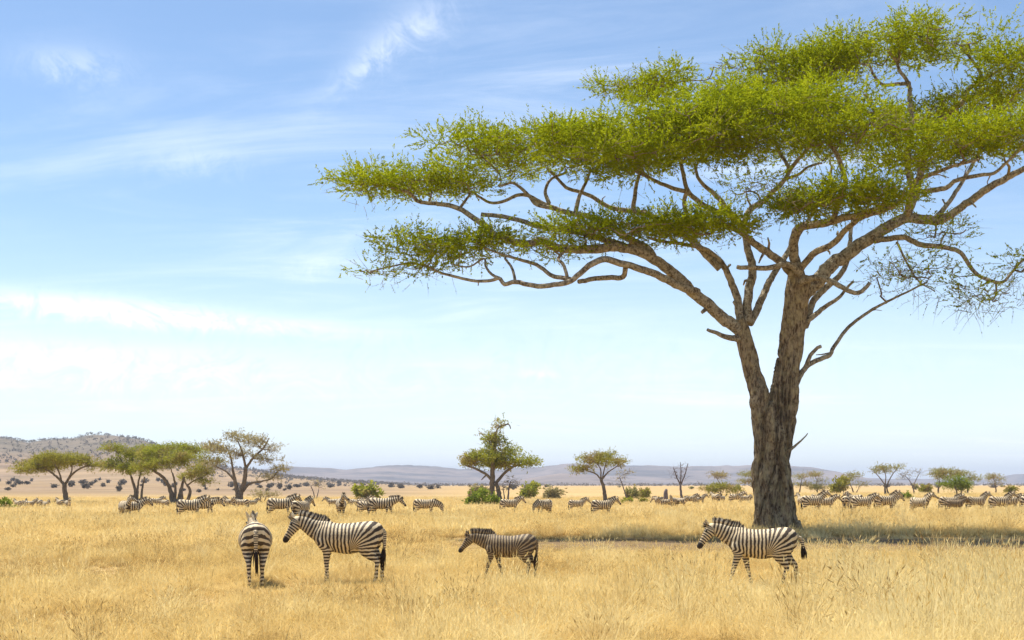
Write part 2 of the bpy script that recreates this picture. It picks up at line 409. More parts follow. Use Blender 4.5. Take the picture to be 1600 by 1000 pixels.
def grow(sk, g, tips, rmax, rmin, wig, sides=5, up=0.15, kr=.016):
    """joins every tip to the nearest part of the skeleton with a crooked branch"""
    tips = np.asarray(tips)
    d0 = np.array([np.min(np.linalg.norm(sk.P - t, axis=1)) for t in tips])
    for t in tips[np.argsort(d0)]:
        v = t - sk.P; dist = np.linalg.norm(v, axis=1)
        pen = dist * (1 + .5 * (v[:, 2] < -.1 * dist))
        i = int(np.argmin(pen)); a = sk.P[i]; L = dist[i]
        if L < .05: continue
        k = max(3, int(L / .45) + 2)
        s = np.linspace(0, 1, k)[:, None]
        P = a + (t - a) * s
        P[:, 2] += (np.sin(np.pi * s[:, 0]) * -up * L * rng.uniform(.2, 1))
        off = rng.normal(size=(k, 3)) * wig * min(L, 2.5); off[0] = 0; off[-1] *= .3
        P = P + off * np.sin(np.pi * np.clip(s, .0, 1)) ** .5
        r0 = min(sk.R[i] * .75, rmin + kr * L, rmax); r0 = max(r0, rmin)
        rr = np.linspace(r0, rmin, k)
        P2, (r2,) = spline(P, .3, rr)
        g.add(*tube(P2, np.maximum(r2, rmin), sides, True))
        sk.add(P2[1:], r2[1:])
def clump_points(c, ax, n_sub, n, sub=.30, flat=.45):
    """points in irregular sub-clumps inside an ellipsoid; returns position and sub-clump centre"""
    q = unit(rng.normal(size=(n_sub, 3))) * (rng.random((n_sub, 1)) ** .45)
    ctr = c + q * np.asarray(ax)
    rad = rng.uniform(.6, 1.25, n_sub)
    i = rng.integers(0, n_sub, n)
    p = unit(rng.normal(size=(n, 3))) * rng.random((n, 1)) ** .4
    s = sub * max(ax[0], ax[1])
    P = ctr[i] + p * rad[i][:, None] * np.array([s, s, s * flat])
    return P, ctr[i]

def sprays(gl, gt, P, ctr, length, nleaf, L, Wd, upb, twig_r, drop=0.0, fan=.62):
    """leafy twigs starting at P and pointing away from their clump centre"""
    n = len(P)
    d = unit(unit(P - ctr) * np.array([1, 1, .5]) + rng.normal(size=(n, 3)) * .55 + np.array([0, 0, upb]))
    ln = length * rng.uniform(.6, 1.3, n)
    bend = rng.normal(size=(n, 3)) * .12 + np.array([0, 0, .10 - drop])
    base = rng.random(n)
    if gt is not None:
        a = P; b = P + d * ln[:, None] * .5 + bend * ln[:, None] * .25; c = P + d * ln[:, None] + bend * ln[:, None]
        s = unit(np.cross(d, rng.normal(size=(n, 3)))) * twig_r; q = np.cross(d, s)
        V = np.stack([a + s, a - s * .5 + q, a - s * .5 - q, b + s * .7, b - (s * .5 - q) * .7, b - (s * .5 + q) * .7, c], 1).reshape(-1, 3)
        o = (np.arange(n) * 7)[:, None]
        Q = np.stack([o + k for k in ([0, 1, 4, 3], [1, 2, 5, 4], [2, 0, 3, 5])], 1).reshape(-1, 4)
        T = np.stack([o + k for k in ([3, 4, 6], [4, 5, 6], [5, 3, 6])], 1).reshape(-1, 3)
        gt.add(V, T, Q)
    if nleaf:
        t = rng.uniform(.12, 1.0, (n, nleaf))
        C = P[:, None] + d[:, None] * (ln[:, None] * t)[..., None] + bend[:, None] * (ln[:, None] * t * t)[..., None]
        D = unit(d[:, None] * .8 + rng.normal(size=(n, nleaf, 3)) * fan)
        tint = np.clip(base[:, None] * .6 + rng.random((n, nleaf)) * .4, 0, 1)
        leaves(gl, C.reshape(-1, 3), D.reshape(-1, 3), L * rng.uniform(.6, 1.3, n * nleaf), Wd * rng.uniform(.7, 1.2, n * nleaf), tint.ravel())

def remesh(V, T, Q, voxel, smooth=3, name='tmp'):
    g = Geo(); g.add(V, T, Q) if not isinstance(V, Geo) else None
    if isinstance(V, Geo): g = V
    me = g.mesh(name); ob = bpy.data.objects.new(name, me); COL.objects.link(ob)
    md = ob.modifiers.new('r', 'REMESH'); md.mode = 'VOXEL'; md.voxel_size = voxel; md.use_smooth_shade = True
    if smooth:
        ms = ob.modifiers.new('s', 'SMOOTH'); ms.factor = .5; ms.iterations = smooth
    dg = bpy.context.evaluated_depsgraph_get(); dg.update()
    res = bpy.data.meshes.new_from_object(ob.evaluated_get(dg))
    bpy.data.objects.remove(ob); bpy.data.meshes.remove(me)
    return res

# ---------------- the great umbrella acacia
def great_tree():
    D = 57.0; S = D / F
    base = PX(1214, D)
    root = bpy.data.objects.new('acacia_tree', None); COL.objects.link(root); root.location = base
    tag(root, 'huge flat-topped umbrella acacia with forked trunk towering on the right', 'tree')
    org = np.array(base)
    def wp(p): # photo column, row, metres behind the trunk plane
        d = D + p[2]; return np.array(W(p[0], p[1], d))
    # trunk: two stems fused below the fork, fluted, with root flare
    g = Geo()
    def stem(pts, sides=28, flute=.12, seed=1, freq=5, tw=.5):
        P = np.array([wp(p[:3]) for p in pts]); r = np.array([p[3] for p in pts]) * S
        P, (r,) = spline(P, .16, r)
        t, A, B = frames(P); th = np.arange(sides) * 2 * np.pi / sides
        L = np.concatenate([[0], np.cumsum(np.linalg.norm(np.diff(P, axis=0), axis=1))])
        ph = th[None] + tw * L[:, None] * .35
        amp = flute * np.clip(1.25 - L / 7.5, .15, 1)[:, None]
        rr = r[:, None] * (1 + amp * np.sin(freq * ph + seed) + amp * .6 * np.sin((freq - 2) * ph + 2 * seed + L[:, None]) + .05 * fbm(np.cos(ph) * 2 + L[:, None] * 1.2, np.sin(ph) * 2, 3, seed))
        V = P[:, None] + rr[..., None] * (np.cos(th)[None, :, None] * A[:, None] + np.sin(th)[None, :, None] * B[:, None])
        k, n = len(P), sides
        i = np.arange(k - 1)[:, None] * n; j = np.arange(n)[None]; j2 = (j + 1) % n
        Q = np.stack([i + j, i + j2, i + n + j2, i + n + j], -1).reshape(-1, 4)
        V = np.vstack([V.reshape(-1, 3), P[-1], P[0]]); e = (k - 1) * n; a = np.arange(n)
        T = np.vstack([np.stack([e + a, e + (a + 1) % n, np.full(n, len(V) - 2)], 1), np.stack([(a + 1) % n, a, np.full(n, len(V) - 1)], 1)])
        g.add(V, T, Q)
    stem([(1212, 850, 0, 40), (1213, 828, 0, 34), (1212, 800, 0, 29), (1210, 765, 0, 27), (1208, 725, 0, 27), (1205, 690, 0, 27), (1200, 655, 0, 24), (1195, 630, 0, 19)], seed=1)
    stem([(1196, 845, -.3, 16), (1194, 800, -.3, 15), (1191, 750, -.25, 15), (1190, 700, -.2, 15), (1187, 655, -.2, 15.5), (1181, 605, -.2, 14.5), (1171, 560, -.15, 13), (1160, 520, -.1, 12.5), (1152, 500, -.1, 11.5)], 20, .10, 3, 4)
    stem([(1226, 846, .1, 18), (1226, 790, 0, 15), (1224, 735, 0, 14), (1221, 685, 0, 18), (1221, 640, 0, 20), (1227, 600, 0, 20), (1234, 550, 0, 19.5), (1240, 500, 0, 19), (1247, 455, 0, 20), (1252, 430, 0, 19)], 24, .10, 5, 5)
    stem([(1240, 850, -.5, 15), (1236, 822, -.4, 9), (1233, 780, -.35, 8), (1232, 730, -.3, 8), (1228, 660, -.25, 7)], 14, .05, 7, 4)
    stem([(1262, 846, -.7, 7), (1250, 833, -.5, 9), (1242, 815, -.4, 10)], 12, .05, 8, 4)
    stem([(1178, 846, -.5, 8), (1188, 828, -.35, 10), (1193, 805, -.3, 11)], 12, .05, 9, 4)
    me = remesh(g, None, None, .045, 2, 'trunk')
    # rope-like ridges pressed into the surface
    n = len(me.vertices); co = np.empty(n * 3, np.float32); me.vertices.foreach_get('co', co); co = co.reshape(-1, 3).astype(float)
    no = np.empty(n * 3, np.float32); me.vertex_normals.foreach_get('vector', no); no = no.reshape(-1, 3)
    ax = np.arctan2(co[:, 1] - D, co[:, 0] - base.x)
    low = 1 - sst(5, 9, co[:, 2])
    rid = fbm(ax * 2.2 + co[:, 2] * .35, co[:, 2] * .38, 4, 77)
    crease = fbm(ax * 1.9 - co[:, 2] * .22 + .35 * fbm(co[:, 2] * .8, ax, 2, 4), co[:, 2] * .16 + 7, 3, 31)
    co -= no * (.20 * low * np.exp(-(crease / .10) ** 2) * (co[:, 2] > .1))[:, None]
    co += no * ((.24 * low + .035) * rid + .03 * fbm(co[:, 0] * 6 + co[:, 1] * 3, co[:, 2] * 4, 3, 5))[:, None]
    me.vertices.foreach_set('co', (co - org).astype(np.float32).ravel()); me.update()
    for p in me.polygons: pass
    link('trunk', me, M['bark'], root)
    sk = Skeleton()
    def limb(pts, r0, r1, name='limb', sides=12, node=True, step=.16):
        P = np.array([wp(p) for p in pts]); k = len(P)
        r = (r1 + (r0 - r1) * np.linspace(1, 0, k) ** 1.15) * S * .9
        P, (r,) = spline(P, step, r)
        q = np.arange(len(P)); sd = int(rng.integers(900))
        wv = np.stack([fbm(q * .11, q * 0 + 3 * a, 3, sd + a) for a in range(3)], 1); wv = wv - wv[:1]
        P[1:-1] += (wv * (.5 * r + .03)[:, None])[1:-1] + rng.normal(size=(len(P) - 2, 3)) * (r[1:-1] * .06)[:, None]
        gg = Geo(); gg.add(*tube(P, r, sides, True, .10, int(rng.integers(99))))
        link(name, gg.mesh(name, org), M['bark_limb'], root)
        if len(P) > 24 and r0 > 4:
            for q in range(int(rng.integers(1, 4))):
                i = int(rng.integers(6, len(P) - 8)); dv = unit(rng.normal(size=3) + np.array([0, -.3, .4])); L = rng.uniform(.25, .7)
                Q2 = np.array([P[i], P[i] + dv * (r[i] + L * .5), P[i] + dv * (r[i] + L) + rng.normal(size=3) * .12])
                gk = Geo(); gk.add(*tube(Q2, [r[i] * .45, r[i] * .3, r[i] * .18], 6, True))
                link('dead_stub', gk.mesh('dead_stub', org), M['bark_limb'], root)
        if node: sk.add(P, r)
    # traced main limbs: (photo column, row, metres behind the trunk)
    limb([(1160, 520, -.1), (1135, 497, -.3), (1105, 470, -.7), (1074, 440, -1.2), (1042, 415, -1.7), (1013, 396, -2.0), (975, 385, -2.2), (930, 387, -2.2), (880, 385, -2.0), (851, 373, -1.6), (826, 376, -1.4), (800, 371, -1.3), (774, 362, -1.2), (745, 340, -1.0), (725, 328, -1), (700, 320, -1), (678, 317, -1), (655, 313, -1), (640, 300, -1), (610, 292, -1)], 11, 2.4)
    limb([(1090, 457, -1.0), (1063, 447, -1.6), (1031, 431, -2.2), (998, 420, -2.8), (977, 413, -3.1), (948, 406, -3.3), (926, 413, -3.4), (908, 428, -3.4), (887, 440, -3.3), (848, 446, -3.2), (810, 441, -3.0), (790, 444, -2.8), (781, 434, -2.7), (768, 437, -2.6), (742, 439, -2.5), (717, 434, -2.4), (691, 426, -2.3), (672, 418, -2.2), (645, 410, -2), (615, 415, -2), (580, 424, -2)], 7, 1.1)
    limb([(978, 416, -3.0), (973, 433, -2.6), (950, 436, -2.2), (930, 437, -2.2), (905, 440, -2.9)], 4.5, 4)
    limb([(890, 436, -3.3), (861, 432, -2.6), (842, 418, -2.2), (819, 410, -2.0), (794, 402, -1.8), (774, 395, -1.6), (750, 385, -1.5)], 4, 1.6)
    limb([(805, 440, -3), (801, 418, -2.6), (790, 402, -1.8)], 2.6, 2.0)
    limb([(783, 436, -2.7), (768, 429, -2.2), (758, 416, -2), (755, 404, -1.7), (733, 416, -1.6), (705, 412, -1.6)], 2.6, 1.2)
    limb([(886, 432, -3.2), (880, 412, -3), (872, 404, -2.8), (885, 388, -2.6)], 3, 2.4)
    limb([(1020, 400, -2.0), (1010, 385, -1.6), (985, 371, -1.2), (955, 352, -.8), (925, 338, -.4), (894, 332, 0), (870, 326, .2), (850, 317, .4), (832, 307, .5), (813, 305, .6), (787, 314, .7), (765, 314, .8), (740, 300, .8)], 6.5, 2.2)
    limb([(870, 326, .2), (840, 320, .0), (822, 300, 0), (800, 285, 0), (780, 290, 0)], 4, 2)
    limb([(858, 318, .4), (852, 300, .6), (860, 280, .6), (885, 268, .6)], 3.6, 2)
    limb([(900, 330, 0), (905, 308, .0), (916, 288, .0), (925, 265, 0)], 4, 2.2)
    limb([(1125, 420, .2), (1100, 392, .3), (1065, 360, .4), (1030, 340, .6), (989, 330, .7), (959, 325, .8), (930, 309, .9), (912, 302, 1), (888, 294, 1), (872, 280, 1), (855, 262, 1)], 6.5, 2.4)
    limb([(989, 331, .7), (990, 310, .6), (992, 292, .5), (998, 270, .4), (1004, 250, .3)], 4.2, 2.6)
    limb([(985, 388, -2.1), (950, 372, -1.8), (905, 362, -1.5), (850, 352, -1.2), (819, 344, -1.0), (784, 338, -1), (752, 335, -1)], 5, 3.6)
    limb([(1159, 515, 0), (1150, 470, .2), (1138, 432, .3), (1118, 402, .3), (1092, 386, .0), (1050, 378, -1), (1015, 372, -2)], 8, 2.2)
    limb([(1166, 505, 0), (1168, 458, .6), (1176, 428, .9), (1170, 395, 1.1), (1160, 358, 1.2), (1140, 331, 1.2), (1114, 329, 1.0), (1092, 316, .8), (1074, 298, .6), (1067, 274, .5), (1062, 250, .4)], 8.5, 3.2)
    limb([(1140, 331, 1.2), (1116, 303, 1.8), (1092, 282, 2), (1085, 255, 2)], 5, 2.6)
    limb([(1076, 352, .9), (1069, 318, .8), (1074, 298, .6)], 4, 3.5)
    limb([(1076, 299, .6), (1049, 294, .2), (1020, 281, -.2), (998, 264, -.6), (975, 250, -.8)], 4, 2)
    limb([(1172, 505, .1), (1192, 462, 1), (1210, 428, 1.6), (1222, 405, 2), (1235, 385, 2.6), (1252, 362, 3.2), (1270, 335, 4), (1290, 300, 5), (1300, 260, 6)], 7, 2.5)
    limb([(1248, 440, 0), (1220, 412, -.4), (1186, 383, -.9), (1164, 366, -1.3), (1140, 355, -1.8), (1110, 350, -2.4)], 8.5, 3)
    limb([(1162, 350, 1.2), (1172, 330, 1.6), (1200, 309, 2.0), (1222, 287, 2.2), (1233, 266, 2.3), (1220, 240, 2.3), (1208, 215, 2.3)], 6, 2.6)
    limb([(1233, 268, 2.3), (1250, 245, 1.5), (1268, 225, .5), (1285, 205, -.5)], 4, 2.2)
    limb([(1228, 280, 2.3), (1250, 272, 1.5), (1262, 262, 1.2), (1285, 255, 1)], 3, 1.8)
    limb([(1250, 432, -.2), (1240, 400, -.6), (1243, 367, -1), (1258, 354, -1.4), (1290, 348, -2), (1318, 339, -2.6), (1350, 333, -3.2), (1386, 322, -3.8), (1415, 305, -4.2)], 9.5, 4)
    limb([(1300, 346, -2.2), (1312, 320, -2.6), (1322, 284, -2.9), (1311, 247, -3.1), (1299, 228, -3.3), (1297, 204, -3.5), (1290, 180, -3.6)], 5, 2.6)
    limb([(1250, 428, -.6), (1232, 411, -1), (1205, 417, -1.2), (1180, 416, -1.4), (1152, 417, -1.6)], 6, 3.6)
    limb([(1246, 425, -.6), (1272, 394, -1.2), (1299, 380, -1.6), (1320, 354, -2.2), (1344, 339, -3), (1375, 330, -3.8), (1400, 318, -4.4)], 6.5, 3)
    limb([(1245, 470, 0), (1269, 441, 0), (1290, 414, .1), (1314, 396, .1), (1344, 378, .2), (1368, 364, .2), (1392, 350, .2), (1416, 337, .2), (1440, 341, .3), (1464, 344, .3), (1487, 335, .3), (1515, 314, .3), (1545, 292, .2), (1575, 276, .2), (1602, 263, .1), (1640, 245, 0), (1670, 225, 0)], 14, 4)
    limb([(1258, 510, .4), (1269, 474, .8), (1290, 449, 1.2), (1314, 427, 1.6), (1324, 404, 1.9), (1327, 380, 2.2), (1329, 357, 2.6), (1340, 320, 3.4), (1350, 280, 4.2)], 6.5, 2.6)
    limb([(1256, 505, .2), (1287, 480, .5), (1314, 461, .7), (1333, 440, .8)], 5, 2.2, node=False)
    limb([(1250, 442, -.7), (1272, 433, -1.3), (1299, 440, -1.9), (1320, 450, -2.2), (1341, 456, -2.4), (1359, 442, -2.5)], 6, 3, node=False)
    limb([(1244, 600, -.1), (1258, 572, 0), (1275, 560, .1), (1296, 553, .2), (1303, 539, .3), (1320, 515, .4), (1341, 497, .4), (1374, 477, .3), (1396, 466, .2), (1422, 455, 0), (1449, 441, -.2)], 5, 1.5)
    limb([(1258, 574, 0), (1268, 556, -.2), (1283, 541, -.3)], 4, 3, node=False)
    limb([(1232, 705, -.5), (1246, 693, -.7), (1262, 677, -.9)], 3.2, .8, node=False)
    limb([(1158, 530, -.2), (1140, 527, -.5), (1122, 520, -.6), (1105, 515, -.7)], 6, 2.6, node=False)
    limb([(1366, 376, .1), (1392, 375, -.3), (1416, 374, -.6), (1440, 384, -.9), (1470, 387, -1), (1497, 395, -1), (1509, 410, -1), (1527, 431, -1), (1545, 440, -1), (1566, 443, -1), (1578, 432, -1), (1600, 407, -1), (1625, 395, -1)], 5.5, 1.8)
    limb([(1401, 378, -.4), (1416, 407, -.6), (1434, 438, -.7), (1460, 455, -.8)], 2.2, 1)
    limb([(1418, 336, .2), (1428, 300, 1), (1440, 250, 2), (1455, 204, 2.6), (1482, 180, 2.6), (1503, 162, 2.5), (1512, 141, 2.4), (1527, 132, 2.3), (1530, 115, 2.2), (1512, 87, 2.1), (1500, 70, 2)], 7.5, 2.2)
    limb([(1528, 130, 2.3), (1560, 108, 1.6), (1600, 90, .8), (1630, 75, 0)], 3.2, 1.8)
    limb([(1428, 300, 1), (1420, 250, 1.4), (1424, 200, 1.6), (1423, 153, 1.6), (1422, 130, 1.6), (1407, 111, 1.5), (1401, 96, 1.5), (1386, 76, 1.4)], 6, 2.2)
    limb([(1422, 130, 1.6), (1392, 132, 1.4), (1374, 129, 1.2), (1362, 114, 1), (1358, 104, 1), (1344, 99, 1)], 3.6, 1.8)
    limb([(1403, 100, 1.5), (1406, 80, 1.2), (1404, 65, 1)], 2.6, 1.6)
    limb([(1418, 335, 0), (1420, 310, -1), (1428, 284, -1.8), (1450, 273, -2.2), (1485, 261, -2.6), (1530, 249, -2.8)], 6, 2.2)
    limb([(1440, 300, -1.5), (1479, 291, -2), (1497, 279, -2.2), (1530, 273, -2.5), (1554, 270, -2.6), (1572, 255, -2.8), (1602, 225, -3)], 4.5, 2.2)
    limb([(1460, 343, .3), (1500, 290, 2), (1530, 240, 3), (1560, 180, 3.2)], 4.5, 2)
    # foliage pads: column, row, half width, half height (px), metres behind, half depth (m), leafiness, twigginess
    PADS = [(1430, 66, 165, 36, 1, 3.4, .85, 1.1), (1610, 95, 85, 40, 0, 3, .95, 1), (1225, 100, 110, 30, 3, 3, .95, 1), (1330, 88, 70, 26, 3, 2.5, .9, 1),
            (1012, 136, 92, 28, 4, 3, .95, 1), (762, 226, 88, 38, 0, 3, 1, 1), (900, 220, 118, 52, -1, 3.5, 1.1, 1), (1050, 196, 138, 60, -1.5, 4, 1.15, 1), (1185, 165, 130, 52, -1, 4, 1.05, 1),
            (1130, 222, 110, 32, -3, 3, 1.0, 1), (960, 248, 115, 32, -2.5, 3, 1.0, 1), (584, 287, 88, 25, -1, 2.4, 1.0, 1), (690, 280, 88, 36, -1, 2.6, 1.0, 1),
            (1300, 168, 128, 42, -4, 3.5, 1, 1), (1340, 205, 105, 32, -5, 3, .8, 1), (1490, 222, 115, 34, -3, 3.4, 1, 1), (1610, 205, 85, 42, -3, 3.4, 1, 1), (1565, 150, 75, 33, 3, 3, 1.0, 1.2),
            (1420, 255, 62, 26, -2, 2.5, .9, 1), (1330, 308, 112, 24, -5, 3, 1.2, 1), (1250, 320, 50, 18, -4.5, 2, .9, 1.2), (930, 355, 92, 24, -3, 2.2, 1.15, 1), (1085, 356, 118, 20, -3.4, 2.5, 1.2, 1), (860, 385, 45, 16, -2.6, 1.6, .6, 1.4),
            (690, 382, 98, 32, -2, 2, .9, 1.5), (765, 370, 60, 24, -1.4, 2, .75, 1.5), (582, 421, 24, 8, -2, .8, .4, 1.2), (665, 415, 38, 14, -2.2, 1.2, .6, 1),
            (1430, 415, 85, 48, -.8, 2.2, .15, 3.6), (1530, 455, 70, 38, -1, 2, .15, 3.4), (1600, 405, 40, 30, -1, 2, .18, 2.6), (1475, 360, 60, 20, -.5, 1.6, .2, 2.4), (1170, 290, 60, 34, 2, 2.4, .16, 2.0), (1480, 165, 50, 24, 2.5, 2, .6, 1.5),
            (1000, 240, 150, 28, 3.5, 3, .5, 1), (1270, 225, 140, 30, 4, 3, .5, 1), (1430, 190, 120, 30, 3.5, 3, .6, 1), (1200, 140, 100, 28, 3.5, 3, .6, 1), (800, 262, 70, 18, 2.5, 2.5, .5, 1), (1290, 110, 70, 30, 2.5, 3, .6, 1)]
    for cx, cyy, hw, hh, dd, bh, lf, tw in PADS:
        d = D + dd; s = d / F; c = np.array(W(cx, cyy, d))
        ax = np.array([hw * s, bh, .85 * max(.28, hh * s - bh * (HY - cyy) / F * .55)])
        area = ax[0] * ax[1]
        g = Geo(); gt = Geo(); gl = Geo()
        majors, _ = clump_points(c - np.array([0, 0, .45 * ax[2]]), ax * np.array([.75, .75, .3]), 8, int(3 + .42 * area), .2, .2)
        grow(sk, g, majors, .12, .026, .13, 6, .12, .034)
        tips, _ = clump_points(c - np.array([0, 0, .25 * ax[2]]), ax * np.array([.85, .85, .5]), 10, int(7 + 2.2 * area * tw), .25, .3)
        grow(sk, g, tips, .085, .014, .085, 5, .10, .022)
        nsub = int(6 + area * 1.7)
        n = int(area * 112 * lf * (1 + .25 * ax[2]) + 80 * lf)
        P, ctr = clump_points(c, ax * .95, nsub, n, 1.05 / max(ax[0], ax[1]), .31)
        sprays(gl, None, P, ctr, .58, 19, .11, .041, .22, .006, 0, .33)
        # bare and half-bare thorny twigs round the pad
        nb = int(area * 9 * tw + 24)
        P, ctr = clump_points(c - np.array([0, 0, .5 * ax[2]]), ax * .98, nsub, nb, .9 / max(ax[0], ax[1]), .5)
        sprays(gl, gt, P, ctr, .85, 3, .09, .034, .0 if lf < .2 else .05, .009, .25 if lf < .2 else .0)
        fo = link('foliage_pad', gl.mesh('foliage_pad', org, False), M['leaf'], root); fo['kind'] = 'stuff'
        gt.A = [np.zeros(len(v)) for v in gt.V]
        g.add(np.concatenate(gt.V), np.concatenate(gt.T), np.concatenate(gt.Q))
        tw_o = link('branchlets', g.mesh('branchlets', org), M['bark'], fo); tw_o['kind'] = 'stuff'
great_tree()

# ---------------- trees of the middle distance
def mid_tree(name, label, d, trunks, pads, leaf, bark='bark_far', dens=1.0, leaf_len=.28, limbs=(), group='trees scattered across the plain', wig=.07, tipk=1.0, twl=.9, twn=1.0):
    s = d / F
    base = PX(trunks[0][0][0][0], d); org = np.array(base)
    root = bpy.data.objects.new(name, None); COL.objects.link(root); root.location = base
    tag(root, label, 'tree', group)
    sk = Skeleton()
    def wood(nm, pts, r0, r1, ground):
        P = [np.array(W(p[0], p[1], d + (p[2] if len(p) > 2 else 0))) for p in pts]
        if ground: P[0][2] = gz(P[0][0], P[0][1]) - .1
        r = np.linspace(r0, r1, len(P)) * s
        r = r * .8
        if ground: r[0] *= 1.15
        P, (r,) = spline(np.array(P), .35, r)
        P[1:-1] += rng.normal(size=(len(P) - 2, 3)) * (r[1:-1] * .1)[:, None]
        g = Geo(); g.add(*tube(P, r, 9, True, .08, int(rng.integers(99))))
        link(nm, g.mesh(nm, org), M[bark], root)
        k = len(P) // 3 if ground else 0
        sk.add(P[k:], r[k:])
    for pts, r0, r1 in trunks: wood('trunk', pts, r0, r1, True)
    for pts, r0, r1 in limbs: wood('limb', pts, r0, r1, False)
    gb = Geo(); gl = Geo()
    for pad in pads:
        cx, cyy, hw, hh, dd, lf = pad
        hw *= 1.1
        if name == 'umbrella_tree': hh *= .82
        c = np.array(W(cx, cyy, d + dd)); ax = np.array([hw * s, hw * s * .85, hh * s])
        if ax[0] > 2.5: ax[1] = min(ax[1], .5 * ax[0] + 1.6)
        area = ax[0] * ax[1]
        grow(sk, gb, [c - np.array([0, 0, .3 * ax[2]])], .16, .05, .05, 5, -.05, .03)
        tips, _ = clump_points(c - np.array([0, 0, .2 * ax[2]]), ax * .8, 8, int((5 + 1.3 * area) * tipk), .3, .4)
        grow(sk, gb, tips, .09, .028, wig, 4, .05, .018)
        nsub = int(5 + area * 1.0)
        n = int((area * 40 * dens * lf + 30 * lf) * (1 + .2 * ax[2]))
        P, ctr = clump_points(c, ax * .84, nsub, n, 1.0 / max(ax[0], ax[1]), .5)
        sprays(gl, None, P, ctr, .75, 7, leaf_len, leaf_len * .36, .2, .01)
        P, ctr = clump_points(c, ax * .95, nsub, int(area * 3 * twn + 8), .9 / max(ax[0], ax[1]), .6)
        gt = Geo(); sprays(gl, gt, P, ctr, twl, 2 if lf > 0 else 0, leaf_len * .8, leaf_len * .3, .15, .018)
        gb.add(np.concatenate(gt.V), np.concatenate(gt.T), np.concatenate(gt.Q))
    b = link('branches', gb.mesh('branches', org), M[bark], root); b['kind'] = 'stuff'
    if gl.n:
        c = link('crown', gl.mesh('crown', org, False), M[leaf], root); c['kind'] = 'stuff'
    return root

mid_tree('umbrella_tree', 'olive-brown umbrella tree standing alone at the far left', 235, [([(103, 790), (102, 772), (100, 756)], 5.2, 4.5)],
         [(60, 728, 42, 10, 1, 1), (90, 717, 45, 11, -1, 1), (122, 721, 36, 10, 1, .9), (35, 735, 20, 6, -1, .8), (148, 728, 18, 6, 0, .7), (80, 724, 40, 8, 4, .7)], 'leaf_olive',
         limbs=[([(101, 758), (92, 748), (80, 738), (66, 731)], 3, 1.4), ([(102, 757), (110, 744), (122, 734), (138, 727)], 2.8, 1.3), ([(96, 752), (93, 740), (86, 726)], 2, 1.2), ([(105, 752), (112, 736), (112, 724)], 1.8, 1)])
mid_tree('umbrella_tree', 'green acacia with slender twin stems just right of the lone umbrella tree', 245, [([(212, 786), (211, 765), (205, 745)], 4, 2.2), ([(220, 786), (222, 765), (226, 745)], 2.6, 1.5), ([(214, 784), (216, 755), (220, 740)], 2.4, 1.5)],
         [(178, 700, 20, 4.5, -1, 1.1), (175, 727, 26, 10, 0, 1), (205, 712, 34, 15, 0, 1.1), (225, 705, 26, 12, 2, 1), (200, 732, 30, 9, -1, 1), (222, 733, 22, 12, 1, .8)], 'leaf_mix')
mid_tree('umbrella_tree', 'dense bright green acacia, widest of the left-hand clump', 228, [([(271, 788), (266, 765), (257, 748), (240, 735)], 5, 2.4), ([(277, 787), (283, 765), (288, 745)], 4.5, 2), ([(273, 780), (274, 760), (270, 740)], 3, 1.6)],
         [(262, 722, 38, 13, -2, 1.3), (290, 715, 34, 14, -1, 1.2), (245, 708, 32, 12, 1, 1.1), (272, 700, 34, 9, 2, 1), (305, 703, 28, 9, 2, .9), (228, 728, 20, 10, 0, 1)], 'leaf_mix')
mid_tree('umbrella_tree', 'yellow-green leaning acacia between the dense clump and the big bare-looking tree', 255, [([(292, 785), (297, 768), (292, 757)], 3.6, 2.2), ([(286, 785), (284, 762)], 2, 1.4)],
         [(312, 735, 26, 13, 0, 1), (298, 745, 22, 10, 1, .8), (325, 720, 24, 11, 2, .8), (335, 705, 20, 9, 2, .6), (318, 752, 20, 6, 0, .6)], 'leaf_olive', limbs=[([(293, 758), (305, 750), (318, 745)], 1.8, 1), ([(292, 758), (286, 748), (284, 740)], 1.6, 1)])
mid_tree('umbrella_tree', 'tall sparse brownish acacia with open rounded crown and low right arm', 222, [([(375, 790), (376, 772), (382, 750), (384, 730)], 6, 3.4), ([(374, 784), (368, 755), (364, 735)], 4.5, 2.5)],
         [(345, 700, 26, 14, 0, .5), (370, 685, 28, 14, 1, .5), (400, 690, 28, 13, -1, .5), (375, 710, 30, 10, 0, .4), (420, 700, 22, 10, 1, .35), (415, 717, 20, 9, -1, .7), (335, 725, 20, 10, 0, .4), (440, 732, 13, 7, 0, .9), (330, 695, 16, 8, 2, .4), (424, 745, 24, 6, 0, .25)], 'leaf_dry',
         limbs=[([(380, 768), (390, 756), (408, 752), (424, 748), (432, 738)], 2.6, 1.2), ([(366, 750), (355, 738), (340, 730)], 2.2, 1.1), ([(384, 732), (396, 715), (412, 700), (420, 685)], 2.6, 1.1), ([(384, 730), (378, 705), (372, 690)], 2.6, 1.1), ([(364, 735), (360, 712), (352, 695)], 2.2, 1)], tipk=2.2, twn=2.5)
